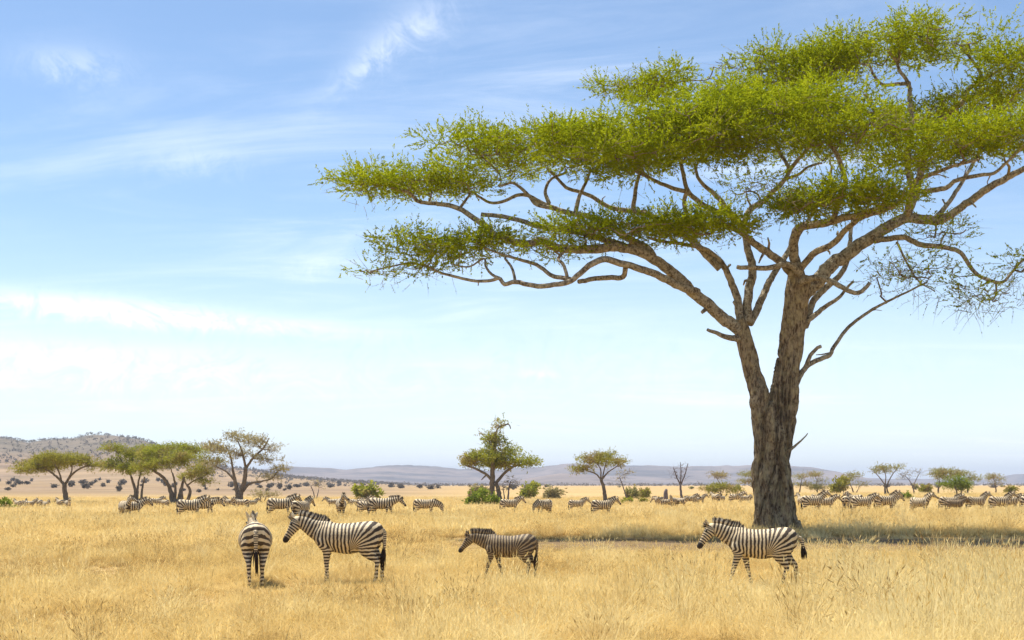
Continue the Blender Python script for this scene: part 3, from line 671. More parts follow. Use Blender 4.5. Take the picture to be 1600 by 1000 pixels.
mid_tree('broadleaf_tree', 'gnarled leafy tree with a bare knobbly top, beside the bright bush', 215, [([(771, 790), (769, 765), (770, 735), (771, 705), (775, 680)], 6.5, 2.6), ([(781, 789), (779, 768), (774, 752)], 5.5, 3.5)],
         [(735, 718, 27, 9, 0, 1.0), (760, 710, 28, 14, -1, .7), (785, 708, 26, 14, 1, .65), (800, 718, 26, 9, -1, .8), (828, 722, 17, 7, 0, .9), (776, 692, 27, 11, 0, .6), (768, 679, 18, 8, 0, .5), (780, 663, 18, 7, 0, .3), (772, 725, 36, 6, 2, .8)], 'leaf_mix',
         limbs=[([(771, 752), (758, 740), (742, 732), (727, 727)], 3.2, 1.5), ([(775, 755), (790, 738), (805, 728), (820, 726)], 3.4, 1.5), ([(774, 682), (779, 668), (794, 663), (798, 670)], 2, .9), ([(772, 690), (760, 682)], 1.8, .8), ([(760, 742), (752, 750)], 2, .8)], leaf_len=.36)
mid_tree('umbrella_tree', 'small leaning umbrella tree standing alone left of the giant acacia', 232, [([(947, 788), (944, 765), (939, 748)], 4, 2.8)],
         [(905, 733, 20, 6, 0, 1), (925, 718, 25, 10, 0, .8), (945, 712, 24, 8, 1, .8), (965, 722, 18, 6, -1, 1), (935, 722, 24, 8, 2, .7)], 'leaf_olive',
         limbs=[([(940, 750), (930, 740), (915, 735)], 1.8, .9), ([(940, 750), (950, 738), (965, 728)], 1.8, .9), ([(939, 748), (938, 732), (930, 722)], 1.6, .8), ([(941, 748), (945, 730), (948, 720)], 1.4, .8)])
mid_tree('bare_tree', 'thin leafless sapling leaning behind the small umbrella tree', 240, [([(982, 782), (975, 765), (968, 745)], 1.3, .8)], [(968, 742, 14, 9, 0, .12), (980, 738, 10, 5, 0, .1)], 'leaf_dry', 'bark_dead', twn=3, tipk=2)
mid_tree('bare_tree', 'leafless grey shrub tangled at the foot of the leafy gnarled tree', 213, [([(793, 786), (795, 765), (798, 752)], 2, 1), ([(790, 786), (786, 762)], 1.4, .8)], [(800, 752, 14, 8, 0, 0.02), (790, 760, 12, 6, 0, 0.02)], 'leaf_dry', 'bark_dead', twn=6, tipk=3)
mid_tree('bare_tree', 'dead grey leafless tree with upright forked branches', 240, [([(1065, 784), (1064, 768), (1063, 755)], 2.6, 1.9)],
         [(1058, 735, 12, 10, 0, 0.0), (1070, 730, 10, 10, 0, 0.0), (1063, 745, 14, 8, 1, 0.0)], 'leaf_dry', 'bark_dead', limbs=[([(1063, 757), (1057, 745), (1052, 730)], 1.6, .7), ([(1064, 757), (1070, 742), (1075, 724)], 1.6, .7), ([(1063, 756), (1064, 738), (1063, 722)], 1.3, .6)], twn=4, tipk=3, wig=.04)
mid_tree('bare_tree', 'spindly leafless tree on the plain behind the striped herd at left', 300, [([(492, 782), (490, 770), (486, 760)], 1.2, .8), ([(494, 782), (498, 765)], 1, .7)], [(490, 755, 13, 8, 0, .06), (499, 758, 9, 6, 0, .05)], 'leaf_dry', 'bark_dead', twn=4, tipk=3)
mid_tree('umbrella_tree', 'tiny flat grey thorn tree right of the tall sparse acacia', 260, [([(407, 786), (407, 777)], 1.2, .9), ([(412, 786), (416, 776)], 1, .7)], [(406, 771, 15, 4, 0, .7), (425, 774, 11, 2.5, 0, .6)], 'leaf_dry')
mid_tree('umbrella_tree', 'broad low dome-shaped thorn tree left of the giant trunk', 270, [([(1128, 780), (1127, 772)], 2.4, 1.6), ([(1132, 780), (1136, 772)], 1.6, 1.2)], [(1112, 764, 17, 6, 0, 1.2), (1128, 762, 18, 6, 1, 1.2), (1144, 765, 14, 5, 0, 1.1)], 'leaf_olive')
mid_tree('umbrella_tree', 'slight reddish flat-topped tree rising behind the low dome-shaped thorn', 330, [([(1126, 778), (1126, 764), (1124, 754)], 1.4, 1)], [(1116, 741, 9, 3.5, 0, .6), (1130, 742, 13, 4, 0, .6), (1126, 746, 10, 4, 1, .3)], 'leaf_dry', twn=2)
mid_tree('umbrella_tree', 'pale green layered tree half hidden behind the giant trunk on its left', 340, [([(1182, 778), (1181, 764), (1178, 754)], 1.6, 1.1)], [(1172, 741, 15, 4, 0, 1), (1165, 752, 12, 3, 0, .9), (1182, 755, 14, 4, 0, .8)], 'leaf_pale')
mid_tree('umbrella_tree', 'pale orange-tinted tree just right of the giant trunk', 350, [([(1249, 778), (1250, 764), (1252, 754)], 1.6, 1)], [(1252, 746, 11, 5, 0, .8), (1260, 757, 10, 4, 0, .7), (1245, 757, 8, 4, 0, .6)], 'leaf_pale')
mid_tree('umbrella_tree', 'pale tree with a thin flat top layer over a rounder lower one', 350, [([(1277, 780), (1277, 768), (1276, 757)], 1.5, 1)], [(1275, 742, 16, 2, 0, .7), (1272, 760, 13, 6, 0, .7), (1282, 762, 10, 4, 0, .7), (1282, 751, 12, 3, 1, .25)], 'leaf_pale', twn=1.6)
mid_tree('umbrella_tree', 'loose rounded pale green tree in front of the gap between hills', 330, [([(1334, 781), (1334, 771), (1331, 762)], 1.8, 1.2), ([(1336, 780), (1340, 766)], 1.2, .8)], [(1322, 749, 13, 6, 0, .5), (1335, 743, 14, 4, 0, .6), (1345, 756, 9, 6, 0, .5), (1318, 756, 9, 4, 0, .5)], 'leaf_pale', twn=2)
mid_tree('umbrella_tree', 'slender umbrella tree with two flat tufts and crossing stems', 290, [([(1383, 781), (1383, 765), (1382, 757)], 2.2, 1.6), ([(1391, 781), (1386, 765), (1388, 752)], 1.6, 1.2)], [(1369, 735, 12, 4, 0, .6), (1380, 731, 12, 4, 0, .8), (1399, 730, 12, 2.5, 0, .6), (1385, 736, 12, 4, 1, .3)], 'leaf_pale',
         limbs=[([(1383, 758), (1375, 747), (1367, 738)], 1.2, .7), ([(1387, 755), (1394, 742), (1402, 732)], 1.2, .7), ([(1383, 756), (1384, 744), (1381, 735)], 1.1, .7)], twn=2)
mid_tree('bare_tree', 'wispy leafless tree with a spreading forked top, right of the two-tufted tree', 300, [([(1428, 781), (1428, 768), (1424, 755)], 1.6, 1)], [(1415, 740, 13, 5, 0, .05), (1434, 737, 9, 5, 0, .05), (1410, 745, 8, 5, 0, .04)], 'leaf_dry', 'bark_dead', limbs=[([(1425, 757), (1418, 747), (1408, 741)], 1, .5), ([(1427, 760), (1432, 748), (1438, 738)], 1, .5)], twn=5, tipk=3)
mid_tree('umbrella_tree', 'wide pale umbrella tree, broadest crown among the right-hand trees', 310, [([(1466, 780), (1466, 765), (1468, 752)], 2, 1.4), ([(1511, 780), (1512, 765), (1510, 752)], 1.8, 1.2)], [(1462, 740, 15, 6, 0, .8), (1480, 737, 20, 5, 0, .9), (1500, 741, 18, 6, 0, .9), (1518, 748, 12, 6, 0, .9), (1476, 745, 18, 5, 2, .7)], 'leaf_pale')
mid_tree('broadleaf_tree', 'bright green bushy tree in front of the widest pale umbrella', 275, [([(1496, 782), (1495, 770), (1492, 760)], 1.8, 1.2), ([(1500, 782), (1503, 766)], 1.4, 1)], [(1478, 756, 14, 6, 0, 1.3), (1492, 751, 16, 7, 0, 1.4), (1510, 757, 13, 6, 0, 1.2), (1495, 762, 18, 5, 1, 1)], 'leaf_green')
mid_tree('umbrella_tree', 'small flat-topped tree before the hill at the right edge', 360, [([(1556, 779), (1556, 764), (1554, 755)], 1.5, 1)], [(1552, 744, 13, 2.5, 0, .7), (1545, 748, 8, 3, 0, .5), (1563, 749, 7, 3, 0, .5), (1556, 755, 9, 3, 0, .3)], 'leaf_pale', twn=2)

# ---------------- bushes
def bush_mesh(seed, ax, n, L, flat=.6):
    global rng
    keep = rng; rng = np.random.default_rng(seed)
    g = Geo(); gs = Geo(); ax = np.array(ax)
    P, c = clump_points(np.array([0, 0, ax[2] * .75]), ax * .8, 14, n, .3, flat)
    P[:, 2] = np.abs(P[:, 2])
    sprays(g, None, P, c, .35 * ax[0], 7, L, L * .45, .3, .01)
    for k in range(9):
        a = rng.uniform(0, 6.28); e = np.array([math.cos(a) * ax[0] * .6, math.sin(a) * ax[1] * .6, ax[2] * rng.uniform(.7, 1.2)])
        gs.add(*tube(np.array([[0, 0, -.05], e * .45 + rng.normal(size=3) * .05, e]), [.03, .02, .01], 4))
    rng = keep
    return g.mesh('foliage', smooth=False), gs.mesh('stems')
def bush(name, label, px, d, meshes, leaf, scale, group, cat='bush', rz=0.0):
    root = bpy.data.objects.new(name, None); COL.objects.link(root); root.location = PX(px, d)
    root.scale = scale if isinstance(scale, tuple) else (scale,) * 3; root.rotation_euler = (0, 0, rz)
    tag(root, label, cat, group)
    f = bpy.data.objects.new('foliage', meshes[0]); s = bpy.data.objects.new('stems', meshes[1])
    for o, m in ((f, M[leaf]), (s, M['bark_far'])):
        COL.objects.link(o); o.parent = root
        if not o.data.materials: o.data.materials.append(m)
        o.material_slots[0].link = 'OBJECT'; o.material_slots[0].material = m
    return root
BM = [bush_mesh(100 + k, (1.0, .9, .75 if k % 2 else .95), 130, .30) for k in range(4)]
G = 'bushes dotted over the near plain'
bush('bush', 'bright yellow-green bush at the foot of the gnarled leafy tree', 746, 195, BM[0], 'leaf_green', (1.7, 1.5, 1.6), G)
bush('bush', 'second bright bush lobe touching the gnarled tree trunk', 768, 197, BM[1], 'leaf_green', (1.3, 1.2, 1.3), G)
bush('bush', 'fresh green bush cut by the left edge of the photo', 4, 150, BM[2], 'leaf_green', (1.0, 1.0, 1.1), G)
bush('bush', 'low green strip of bush beside the one at the left edge', 18, 152, BM[3], 'leaf_green', (.9, .8, .55), G)
bush('bush', 'flat green bush behind the walking zebras, left of centre', 574, 290, BM[1], 'leaf_mix', (3.2, 2.4, 2.5), G)
bush('bush', 'round olive-green bush right of the gnarled leafy tree', 828, 300, BM[0], 'leaf_mix', (2.2, 2, 2.4), G)
bush('bush', 'spreading grey thorn bush right of the round olive bush', 862, 305, BM[3], 'leaf_dry', (2.5, 2, 2.1), G)
bush('bush', 'small green bush under the small leaning umbrella tree', 980, 215, BM[2], 'leaf_mix', (1.0, 1, .9), G)
bush('bush', 'dull green bush just right of the small green one', 1004, 218, BM[3], 'leaf_olive', (.8, .8, .8), G)
bush('bush', 'pale feathery bush behind the small leaning umbrella tree', 988, 270, BM[1], 'leaf_pale', (1.5, 1.2, 2.0), G)
bush('bush', 'dark olive dome bush between two pale trees right of the giant trunk', 1312, 320, BM[0], 'leaf_olive', (2.2, 2, 2.6), G)
bush('bush', 'low green bush showing between the zebras right of the two-tufted tree', 1414, 190, BM[1], 'leaf_green', (1.1, 1, .9), G)
bush('bush', 'grey bush left of the gnarled leafy tree, far back', 745, 320, BM[3], 'leaf_dry', (2.6, 2, 2.5), G)
bush('bush', 'flat dark bush at the foot of the wide pale umbrella tree', 1446, 330, BM[2], 'leaf_olive', (1.8, 1.5, 1.8), G)
bush('bush', 'low olive bush by the small tree at the right edge', 1578, 330, BM[3], 'leaf_olive', (1.8, 1.5, 1.6), G)
bush('bush', 'small dry bush beside the slim stump left of the dead grey tree', 1006, 300, BM[2], 'leaf_olive', (1.6, 1.4, 1.8), G)
# a weathered stump
def stump():
    b = PX(1040, 236); g = Geo()
    P, (r,) = spline(np.array([[0, 0, -.1], [.05, 0, .7], [0, .05, 1.5], [.08, 0, 2.0], [.05, 0, 2.3]]), .1, [.42, .36, .33, .27, .12])
    g.add(*tube(P, r, 12, True, .35, 4))
    P, (r,) = spline(np.array([[.05, 0, 1.5], [.25, .05, 1.9], [.28, 0, 2.15]]), .1, [.14, .1, .06]); g.add(*tube(P, r, 8, True, .3, 9))
    me = g.mesh('tree_stump'); tag(link('tree_stump', me, M['bark_dead'], loc=b), 'short reddish-brown dead stump left of the dead grey tree', 'stump')
stump()
# bushes on the slope behind: the ones that can be told apart, then the scrub above them
SG = 'dark bushes scattered along the foot of the far slope'
SM = [bush_mesh(200 + k, (1.0, .9, .8), 34, .55) for k in range(4)]
k = 0
for i in range(96):
    px = rng.uniform(-120, 690); d = rng.uniform(430, 900) if i % 3 else rng.uniform(700, 1300)
    if px > 450: d = rng.uniform(650, 1500)
    sz = rng.uniform(.6, 1.5) * (.8 + d / 1600)
    bush('slope_bush', 'small dark grey-green bush on the far slope at left', px, d, SM[i % 4], 'leaf_dark', (sz * rng.uniform(.8, 1.4), sz, sz * rng.uniform(.8, 1.25)), SG, rz=rng.uniform(0, 6))
for i in range(22):
    px = rng.uniform(690, 1650); d = rng.uniform(480, 1100); sz = rng.uniform(.8, 1.7) * (.8 + d / 1800)
    bush('plain_bush', 'tiny far bush on the pale plain under the blue hills', px, d, SM[i % 4], 'leaf_dark' if i % 2 else 'leaf_pale', (sz * 1.3, sz, sz * rng.uniform(.7, 1.1)), 'tiny bushes on the far plain', rz=rng.uniform(0, 6))
def scrub(name, label, P, size, leafm):
    g = Geo(); n = len(P)
    for k in range(10):
        off = rng.normal(size=(n, 3)) * size[:, None] * np.array([.45, .45, .28]); off[:, 2] += size * .45
        leaves(g, P + off, unit(rng.normal(size=(n, 3)) + np.array([0, 0, .4])), size * .75, size * .5, rng.random(n))
    tag(link(name, g.mesh(name, smooth=False), M[leafm]), label, 'scrub', kind='stuff')
n = 3600
pxs = rng.uniform(-700, 640, n); y = 1150 + rng.random(n) ** .7 * 1500; x = (pxs - CX) / F * y
ok = fbm(x * .006, y * .004, 3, 8) + sst(1300, 2200, y) * .55 > .12
x, y = x[ok], y[ok]; z = ground_z(x, y)
scrub('hillside_scrub', 'dark scrub and small trees covering the brown hill', np.stack([x, y, z], 1), rng.uniform(1.6, 3.8, len(x)), 'leaf_dark')
n = 900
pxs = rng.uniform(420, 1750, n); y = rng.uniform(1900, 2600, n); x = (pxs - CX) / F * y; z = ground_z(x, y)
scrub('woodland_strip', 'thin dark line of woodland along the foot of the far hills', np.stack([x, y, z], 1), rng.uniform(1.8, 3.8, n), 'leaf_dark')

# ------------------------------------------------------------------ zebras
def loft(g, C, rw, rh, ref, n=18):
    """closed tube with elliptical rings; rw across the body, rh along ref"""
    C = np.asarray(C, float); t = unit(np.gradient(C, axis=0)); ref = np.asarray(ref, float)
    side = unit(np.cross(ref, t)); up = np.cross(t, side)
    th = np.arange(n) * 2 * np.pi / n; k = len(C)
    V = C[:, None] + np.asarray(rw)[:, None, None] * np.cos(th)[None, :, None] * side[:, None] + np.asarray(rh)[:, None, None] * np.sin(th)[None, :, None] * up[:, None]
    i = np.arange(k - 1)[:, None] * n; j = np.arange(n)[None]; j2 = (j + 1) % n
    Q = np.stack([i + j, i + j2, i + n + j2, i + n + j], -1).reshape(-1, 4)
    V = np.vstack([V.reshape(-1, 3), C[-1], C[0]]); e = (k - 1) * n; a = np.arange(n)
    T = np.vstack([np.stack([e + a, e + (a + 1) % n, np.full(n, len(V) - 2)], 1), np.stack([(a + 1) % n, a, np.full(n, len(V) - 1)], 1)])
    g.add(V, T, Q)
def dense(C, *v, step=.05):
    P, vals = spline(np.asarray(C, float), step, *v); return (P, *[np.maximum(q, .004) for q in vals])
def polydist(V, P):
    """distance from every V to the polyline P and arc length of the nearest point"""
    best = np.full(len(V), 1e9); arc = np.zeros(len(V)); L = 0
    for a, b in zip(P[:-1], P[1:]):
        ab = b - a; l = np.linalg.norm(ab); t = np.clip(((V - a) @ ab) / max(l * l, 1e-9), 0, 1)
        d = np.linalg.norm(V - (a + t[:, None] * ab), axis=1); m = d < best
        best[m] = d[m]; arc[m] = L + t[m] * l; L += l
    return best, arc
ZB = {}
def zebra_meshes(key, neck=28, nyaw=0, head=55, hyaw=0, legs=(0, 0, 0, 0), knees=(0, 0, 0, 0), tail=0.0, fat=1.0, legk=1.0, voxel=.02, maneh=.095, neckl=1.0):
    """body, mane, tail tuft and eyes of a zebra facing +x, hooves on z = 0"""
    g = Geo(); X = np.array([1., 0, 0])
    st = [(-.735, .985, .05, .06), (-.70, .985, .14, .17), (-.62, 1.005, .22, .23), (-.50, 1.025, .265, .262), (-.30, .975, .29 * fat, .292 * (1 + (fat - 1) * .5)), (-.05, .925, .315 * fat, .318 * (1 + (fat - 1) * .6)),
          (.18, .935, .30 * fat, .305), (.38, .965, .255, .295), (.52, .995, .205, .262), (.64, 1.005, .15, .205), (.71, 1.0, .07, .11)]
    a = np.array(st); C, rw, rh = dense(np.stack([a[:, 0], a[:, 0] * 0, a[:, 1]], 1), a[:, 2], a[:, 3])
    loft(g, C, rw, rh, (0, 0, 1), 26)
    # neck and head
    def dirv(p, yw): return np.array([math.cos(R(p)) * math.cos(R(yw)), math.cos(R(p)) * math.sin(R(yw)), math.sin(R(p))])
    nb = np.array([.40, 0, 1.03]); n1 = nb + dirv(neck * .75, nyaw * .35) * .27 * neckl; n2 = n1 + dirv(neck + 4, nyaw * .8) * .26 * neckl; poll = n2 + dirv(neck - 8, nyaw) * .17 * neckl
    NP = np.array([nb, n1, n2, poll]); C, rw, rh = dense(NP, [.17, .125, .092, .078], [.26, .21, .155, .12])
    loft(g, C, rw, rh, (0, 0, 1), 20); neckaxis = C; nrh = rh
    hd = dirv(-head, nyaw + hyaw); hs = unit(np.cross([0, 0, 1.], hd)); hu = np.cross(hd, hs)
    h0 = poll - hd * .05 + hu * .0
    hp = [(-.03, .05, .06, 0), (.03, .083, .112, 0), (.12, .092, .128, -.012), (.22, .080, .108, -.012), (.33, .062, .082, -.008), (.43, .056, .068, -.004), (.50, .060, .066, -.006), (.545, .048, .05, -.008), (.57, .02, .02, -.01)]
    hp = np.array(hp); C = h0 + hp[:, :1] * hd + hp[:, 3:4] * hu
    C, rw, rh = dense(C, hp[:, 1], hp[:, 2], step=.03); loft(g, C, rw, rh, hu, 16); headaxis = C
    for sg in (-1, 1):
        b = poll + hs * sg * .055 + hu * .07; e = b + (hu * .75 - hd * .5 + hs * sg * .32) * .20
        P, r1, r2 = dense(np.array([b - (e - b) * .3, b + (e - b) * .25, b + (e - b) * .6, e]), [.022, .036, .032, .008], [.02, .024, .02, .008], step=.02); loft(g, P, r1, r2, hd, 10)
    # legs
    LEGS = []
    def rot(P, c, ang):
        q = P - c; ca, sa = math.cos(R(ang)), math.sin(R(ang)); o = P.copy()
        o[:, 0] = c[0] + q[:, 0] * ca - q[:, 2] * sa; o[:, 2] = c[2] + q[:, 0] * sa + q[:, 2] * ca; return o
    for i, (sx, sg) in enumerate(((1, 1), (1, -1), (-1, 1), (-1, -1))):
        if sx > 0:
            P = np.array([(.44, .13, .98), (.47, .15, .84), (.42, .145, .70), (.425, .13, .56), (.43, .125, .42), (.428, .125, .36), (.425, .125, .22), (.425, .125, .115), (.455, .125, .055), (.475, .125, .0)])
            rx = [.16, .14, .098, .068, .052, .046, .034, .040, .036, .05]; ry = [.08, .085, .075, .058, .047, .042, .030, .036, .034, .046]; kn = 4
        else:
            P = np.array([(-.50, .13, 1.0), (-.46, .16, .86), (-.43, .16, .73), (-.52, .145, .60), (-.635, .13, .49), (-.655, .125, .44), (-.645, .12, .30), (-.635, .12, .125), (-.60, .12, .06), (-.58, .12, .0)])
            rx = [.20, .215, .185, .122, .062, .054, .038, .043, .038, .052]; ry = [.12, .115, .10, .072, .048, .044, .033, .038, .035, .046]; kn = 4
        P[:, 1] *= sg
        P[3:] = rot(P, P[kn], knees[i])[3:] if knees[i] else P[3:]
        if knees[i]: P[3] = (P[2] + P[4]) / 2
        P = rot(P, P[0].copy(), legs[i])
        P[1:] += np.array([0, 0, 0]); dzz = -P[-1, 2]
        if knees[i] == 0: P[2:, 2] += dzz * np.linspace(.2, 1, len(P) - 2)
        C, r1, r2 = dense(P, ry, rx, step=.03); loft(g, C, r1, r2, X, 14); LEGS.append(C)
    # dock of the tail
    TP = np.array([(-.68, 0, 1.13), (-.745, 0, 1.08), (-.77 - tail * .06, 0, 1.0 + .04 * tail), (-.765 - tail * .10, 0, .82 + .1 * tail), (-.755 - tail * .12, 0, .68 + tail * .16)])
    C, r1 = dense(TP, [.05, .046, .042, .038, .034], step=.03); loft(g, C, r1, r1, X, 8)
    me = remesh(g, None, None, voxel, 3, 'zebra_body')
    n = len(me.vertices); V = np.empty(n * 3, np.float32); me.vertices.foreach_get('co', V); V = V.reshape(-1, 3).astype(float)
    # stripe field
    xp, zp = -.10, .72
    def field(V):
        x, z = V[:, 0], V[:, 2]
        th = np.arctan2(-(x - xp), np.maximum(z - zp, 1e-4))
        ph = np.where(x > xp, 11.5 * (x - xp), np.where(z > zp, -4.6 * th, -4.6 * np.pi / 2 - 12.0 * (zp - z)))
        dn, arc = polydist(V, neckaxis); dh, arch = polydist(V, headaxis)
        nl = np.linalg.norm(np.diff(neckaxis, axis=0), axis=1).sum()
        s = (V - nb) @ unit(n1 - nb)
        wn = sst(.02, .2, s) * (z > .80) * sst(.30, .22, dn - .02)
        ph = ph * (1 - wn) + (11.5 * (.40 - xp) + 12.5 * arc) * wn
        wh = sst(.0, .06, arch - .05) * (dh < .16) * (dn > dh - .02)
        ph = ph * (1 - wh) + (11.5 * (.40 - xp) + 12.5 * nl + 17 * arch + 6 * np.abs((V - poll) @ hs)) * wh
        dk = sst(.42, .50, arch) * (dh < .12)
        for L in LEGS:
            dl, al = polydist(V, L)
            front = L[0, 0] > 0
            if front:
                wl = sst(.19, .10, dl) * sst(.86, .66, z)
                ph = ph * (1 - wl) + (11.5 * (.43 - xp) + 15 * (z - .75)) * wl
            dk = np.maximum(dk, sst(.055, .035, z) * (dl < .1))
        dt, at = polydist(V, TP)
        wt = (dt < .045) * sst(-.735, -.755, x)
        ph = np.where(wt > .5, 20 * z, ph); 
        return ph, dk
    ph, dk = field(V)
    fq = 1.1 if voxel < .02 else (.62 if voxel < .03 else .46)
    for nm, val in (('phase', ph * fq), ('dark', dk)):
        at = me.attributes.new(nm, 'FLOAT', 'POINT'); at.data.foreach_set('value', val.astype(np.float32))
    # mane: an upright brush from between the ears to the withers
    gm = Geo(); k = 70
    ts = np.linspace(0, 1, k); L = len(neckaxis)
    ci = ts * (L - 1); i0 = np.minimum(ci.astype(int), L - 2); f = (ci - i0)[:, None]
    C = neckaxis[i0] * (1 - f) + neckaxis[i0 + 1] * f; rr = np.interp(ci, np.arange(L), nrh)
    tg = unit(np.gradient(C, axis=0)); sd = unit(np.cross([0, 0, 1.], tg)); up = np.cross(tg, sd)
    h = maneh * np.clip(np.minimum(ts / .22, 1), .12, 1) * (1 + .22 * fbm(ts * 40, ts * 0, 2, 3)) * np.where(ts > .93, .9, 1)
    b0 = C + up * (rr * .86)[:, None]; tp = C + up * (rr + h)[:, None] + tg * .02
    rows = np.stack([b0 + sd * .032, (b0 + tp) / 2 + sd * .024, tp + sd * .007, tp - sd * .007, (b0 + tp) / 2 - sd * .024, b0 - sd * .032], 1)
    n6 = 6; i = np.arange(k - 1)[:, None] * n6; j = np.arange(n6)[None]; j2 = (j + 1) % n6
    gm.add(rows.reshape(-1, 3), None, np.stack([i + j, i + j2, i + n6 + j2, i + n6 + j], -1).reshape(-1, 4))
    fl = poll + hu * .12 + hd * .02
    for q in range(26):
        b = fl + hs * rng.normal() * .02 + hd * rng.uniform(-.08, .03); e = b + hu * rng.uniform(.05, .09) + hd * rng.normal() * .03 + hs * rng.normal() * .02
        gm.add(*tube(np.array([b - hu * .03, e]), [.012, .003], 4))
    for q in range(150):
        c0 = int(rng.integers(4, k)); e = tp[c0] + up[c0] * rng.uniform(.0, .035) + sd[c0] * rng.normal() * .01 + tg[c0] * rng.normal() * .012
        gm.add(*tube(np.array([b0[c0] * .4 + tp[c0] * .6, e]), [.012, .003], 4))
    mm = gm.mesh('mane'); nv = len(mm.vertices); mv = np.empty(nv * 3, np.float32); mm.vertices.foreach_get('co', mv); mv = mv.reshape(-1, 3).astype(float)
    dn, arc = polydist(mv, neckaxis)
    mph = 11.5 * (.40 - xp) + 12.5 * arc
    md = sst(.45, .95, (dn - np.interp(arc, np.linspace(0, arc.max(), L), nrh) * .86) / (maneh * 1.3)) * .9
    for nm, val in (('phase', mph * fq), ('dark', md)):
        at = mm.attributes.new(nm, 'FLOAT', 'POINT'); at.data.foreach_set('value', val.astype(np.float32))
    # tail tuft
    gt = Geo(); e = TP[-1]; dr = unit(TP[-1] - TP[-2])
    for q in range(26):
        o = rng.normal(size=3) * .022; tipv = e + dr * rng.uniform(.18, .36) * (1 if tail < .5 else .4) + np.array([0, 0, -.08]) + o * 1.3
        gt.add(*tube(np.array([e - dr * .1 + o * .3, e + dr * .08 + o * 1.2, tipv]), [.012, .013, .003], 4))
    # eyes
    parts = [('body', me), ('mane', mm), ('tail_tuft', gt.mesh('tail_tuft'))]
    if voxel < .02:
        for sg in (-1, 1):
            ge = Geo(); c = h0 + hd * .155 + hu * .055 + hs * sg * .078
            loft(ge, np.array([c - hs * sg * .022, c - hs * sg * .008, c + hs * sg * .008, c + hs * sg * .018]), np.array([.012, .022, .02, .006]), np.array([.012, .022, .02, .006]), hu, 10)
            parts.append(('eye', ge.mesh('eye')))
    ZB[key] = parts
def zebra(key, label, pos, yaw, scale=1.0, group=None, foal=False, sy=1.0):
    """yaw: 0 faces right in the photo, 180 left, 90 away, -90 to the camera"""
    root = bpy.data.objects.new('zebra', None); COL.objects.link(root)
    root.location = pos; root.rotation_euler = (0, 0, R(yaw)); root.scale = (scale, scale * sy, scale)
    tag(root, label, 'zebra', group)
    for part, me in ZB[key]:
        m = {'body': 'coat', 'mane': 'coat', 'tail_tuft': 'hair', 'eye': 'eye'}[part]
        if foal: m = {'coat': 'coat_foal', 'hair': 'hair_foal'}.get(m, m)
        o = bpy.data.objects.new(part, me); COL.objects.link(o); o.parent = root
        if not me.materials: me.materials.append(M[m])
        if me.materials[0] != M[m]:
            o.material_slots[0].link = 'OBJECT'; o.material_slots[0].material = M[m]
    return root
zebra_meshes('stand_near', neck=24, head=58, legs=(-2, 3, 2, -4), fat=1.01, tail=.0, voxel=.017)
zebra_meshes('away_near', neck=20, nyaw=6, head=30, hyaw=8, legs=(0, 0, -3, 6), fat=1.02, voxel=.017)
zebra_meshes('walk_near', neck=22, head=57, legs=(16, -14, 14, -6), knees=(0, 0, 0, 0), fat=1.0, tail=.9, voxel=.017)
zebra_meshes('foal_near', neck=14, head=52, legs=(16, -15, 10, -5), knees=(0, 0, 0, 0), fat=.93, tail=-.1, voxel=.017, maneh=.115)
zebra_meshes('stand', neck=30, head=50, legs=(0, 4, 2, -5), voxel=.028)
zebra_meshes('alert', neck=46, head=34, legs=(0, 2, 0, -4), voxel=.028)
zebra_meshes('walk', neck=14, head=50, legs=(14, -12, 12, -8), voxel=.028)
zebra_meshes('graze', neck=-24, head=72, legs=(4, -6, 3, -4), voxel=.028, neckl=1.1)
zebra_meshes('far_stand', neck=32, head=48, legs=(0, 4, 2, -5), voxel=.032)
zebra_meshes('far_alert', neck=48, head=32, voxel=.032)
zebra_meshes('far_graze', neck=4, nyaw=25, head=55, voxel=.032)
zebra_meshes('look', neck=42, nyaw=12, head=30, hyaw=35, legs=(0, 2, 0, -3), voxel=.028)

NG = 'zebras nearest the camera'
zebra('away_near', 'zebra seen from behind, rump to the viewer, head turned left', PX(399, 28.0), 101, .98, NG, sy=1.06)
zebra('stand_near', 'largest zebra, standing in profile facing left beside the rear-view one', PX(543, 28.6), 176, .98, NG)
zebra('foal_near', 'small brownish zebra foal walking left with its head lowered', PX(796, 29.5), 178, .75, NG, foal=True)
zebra('walk_near', 'zebra walking left in front of the giant acacia trunk, tail swinging', PX(1190, 27.6), 172, .915, NG)
MG = 'zebras standing in the tall grass of the middle distance'
def mz(key, label, px, d, yaw, s=1.0, foal=False, group=MG): zebra(key, label, PX(px, d), yaw, s, group, foal)
mz('look', 'zebra facing the camera beneath the far-left trees, ears up', 196, 79, -58, .95)
mz('stand', 'zebra almost hidden behind the one facing the camera at far left', 206, 88, 10, .95)
mz('stand', 'zebra in profile facing right, directly below the big sparse tree cluster', 297, 84, 3, 1.0)
mz('walk', 'zebra partly hidden behind the one facing right at left', 318, 95, 8, 1.0)
mz('stand', 'zebra facing right just above the rear-view zebra', 438, 88, 6, 1.05)
mz('stand', 'zebra seen from behind just over the head of the largest zebra', 470, 76, 62, .95)
mz('look', 'zebra standing front-on with raised head turned to the right', 533, 86, -80, 1.05)
mz('walk', 'zebra walking right with a foal at its tail, left of centre', 596, 87, -4, 1.08)
mz('walk', 'young zebra hidden behind the walking one, only its hindquarters showing', 575, 92, 4, .9)
mz('graze', 'zebra in profile with its head down in the grass, centre left', 664, 96, 2, 1.0)
mz('stand', 'zebra facing right beside the bright green bush', 796, 112, 12, 1.0)
mz('graze', 'zebra turned towards the camera with its head lowered', 850, 92, -128, .98)
mz('stand', 'distant zebra facing right, half sunk in grass, left of the lone profile one', 901, 125, 10, .95)
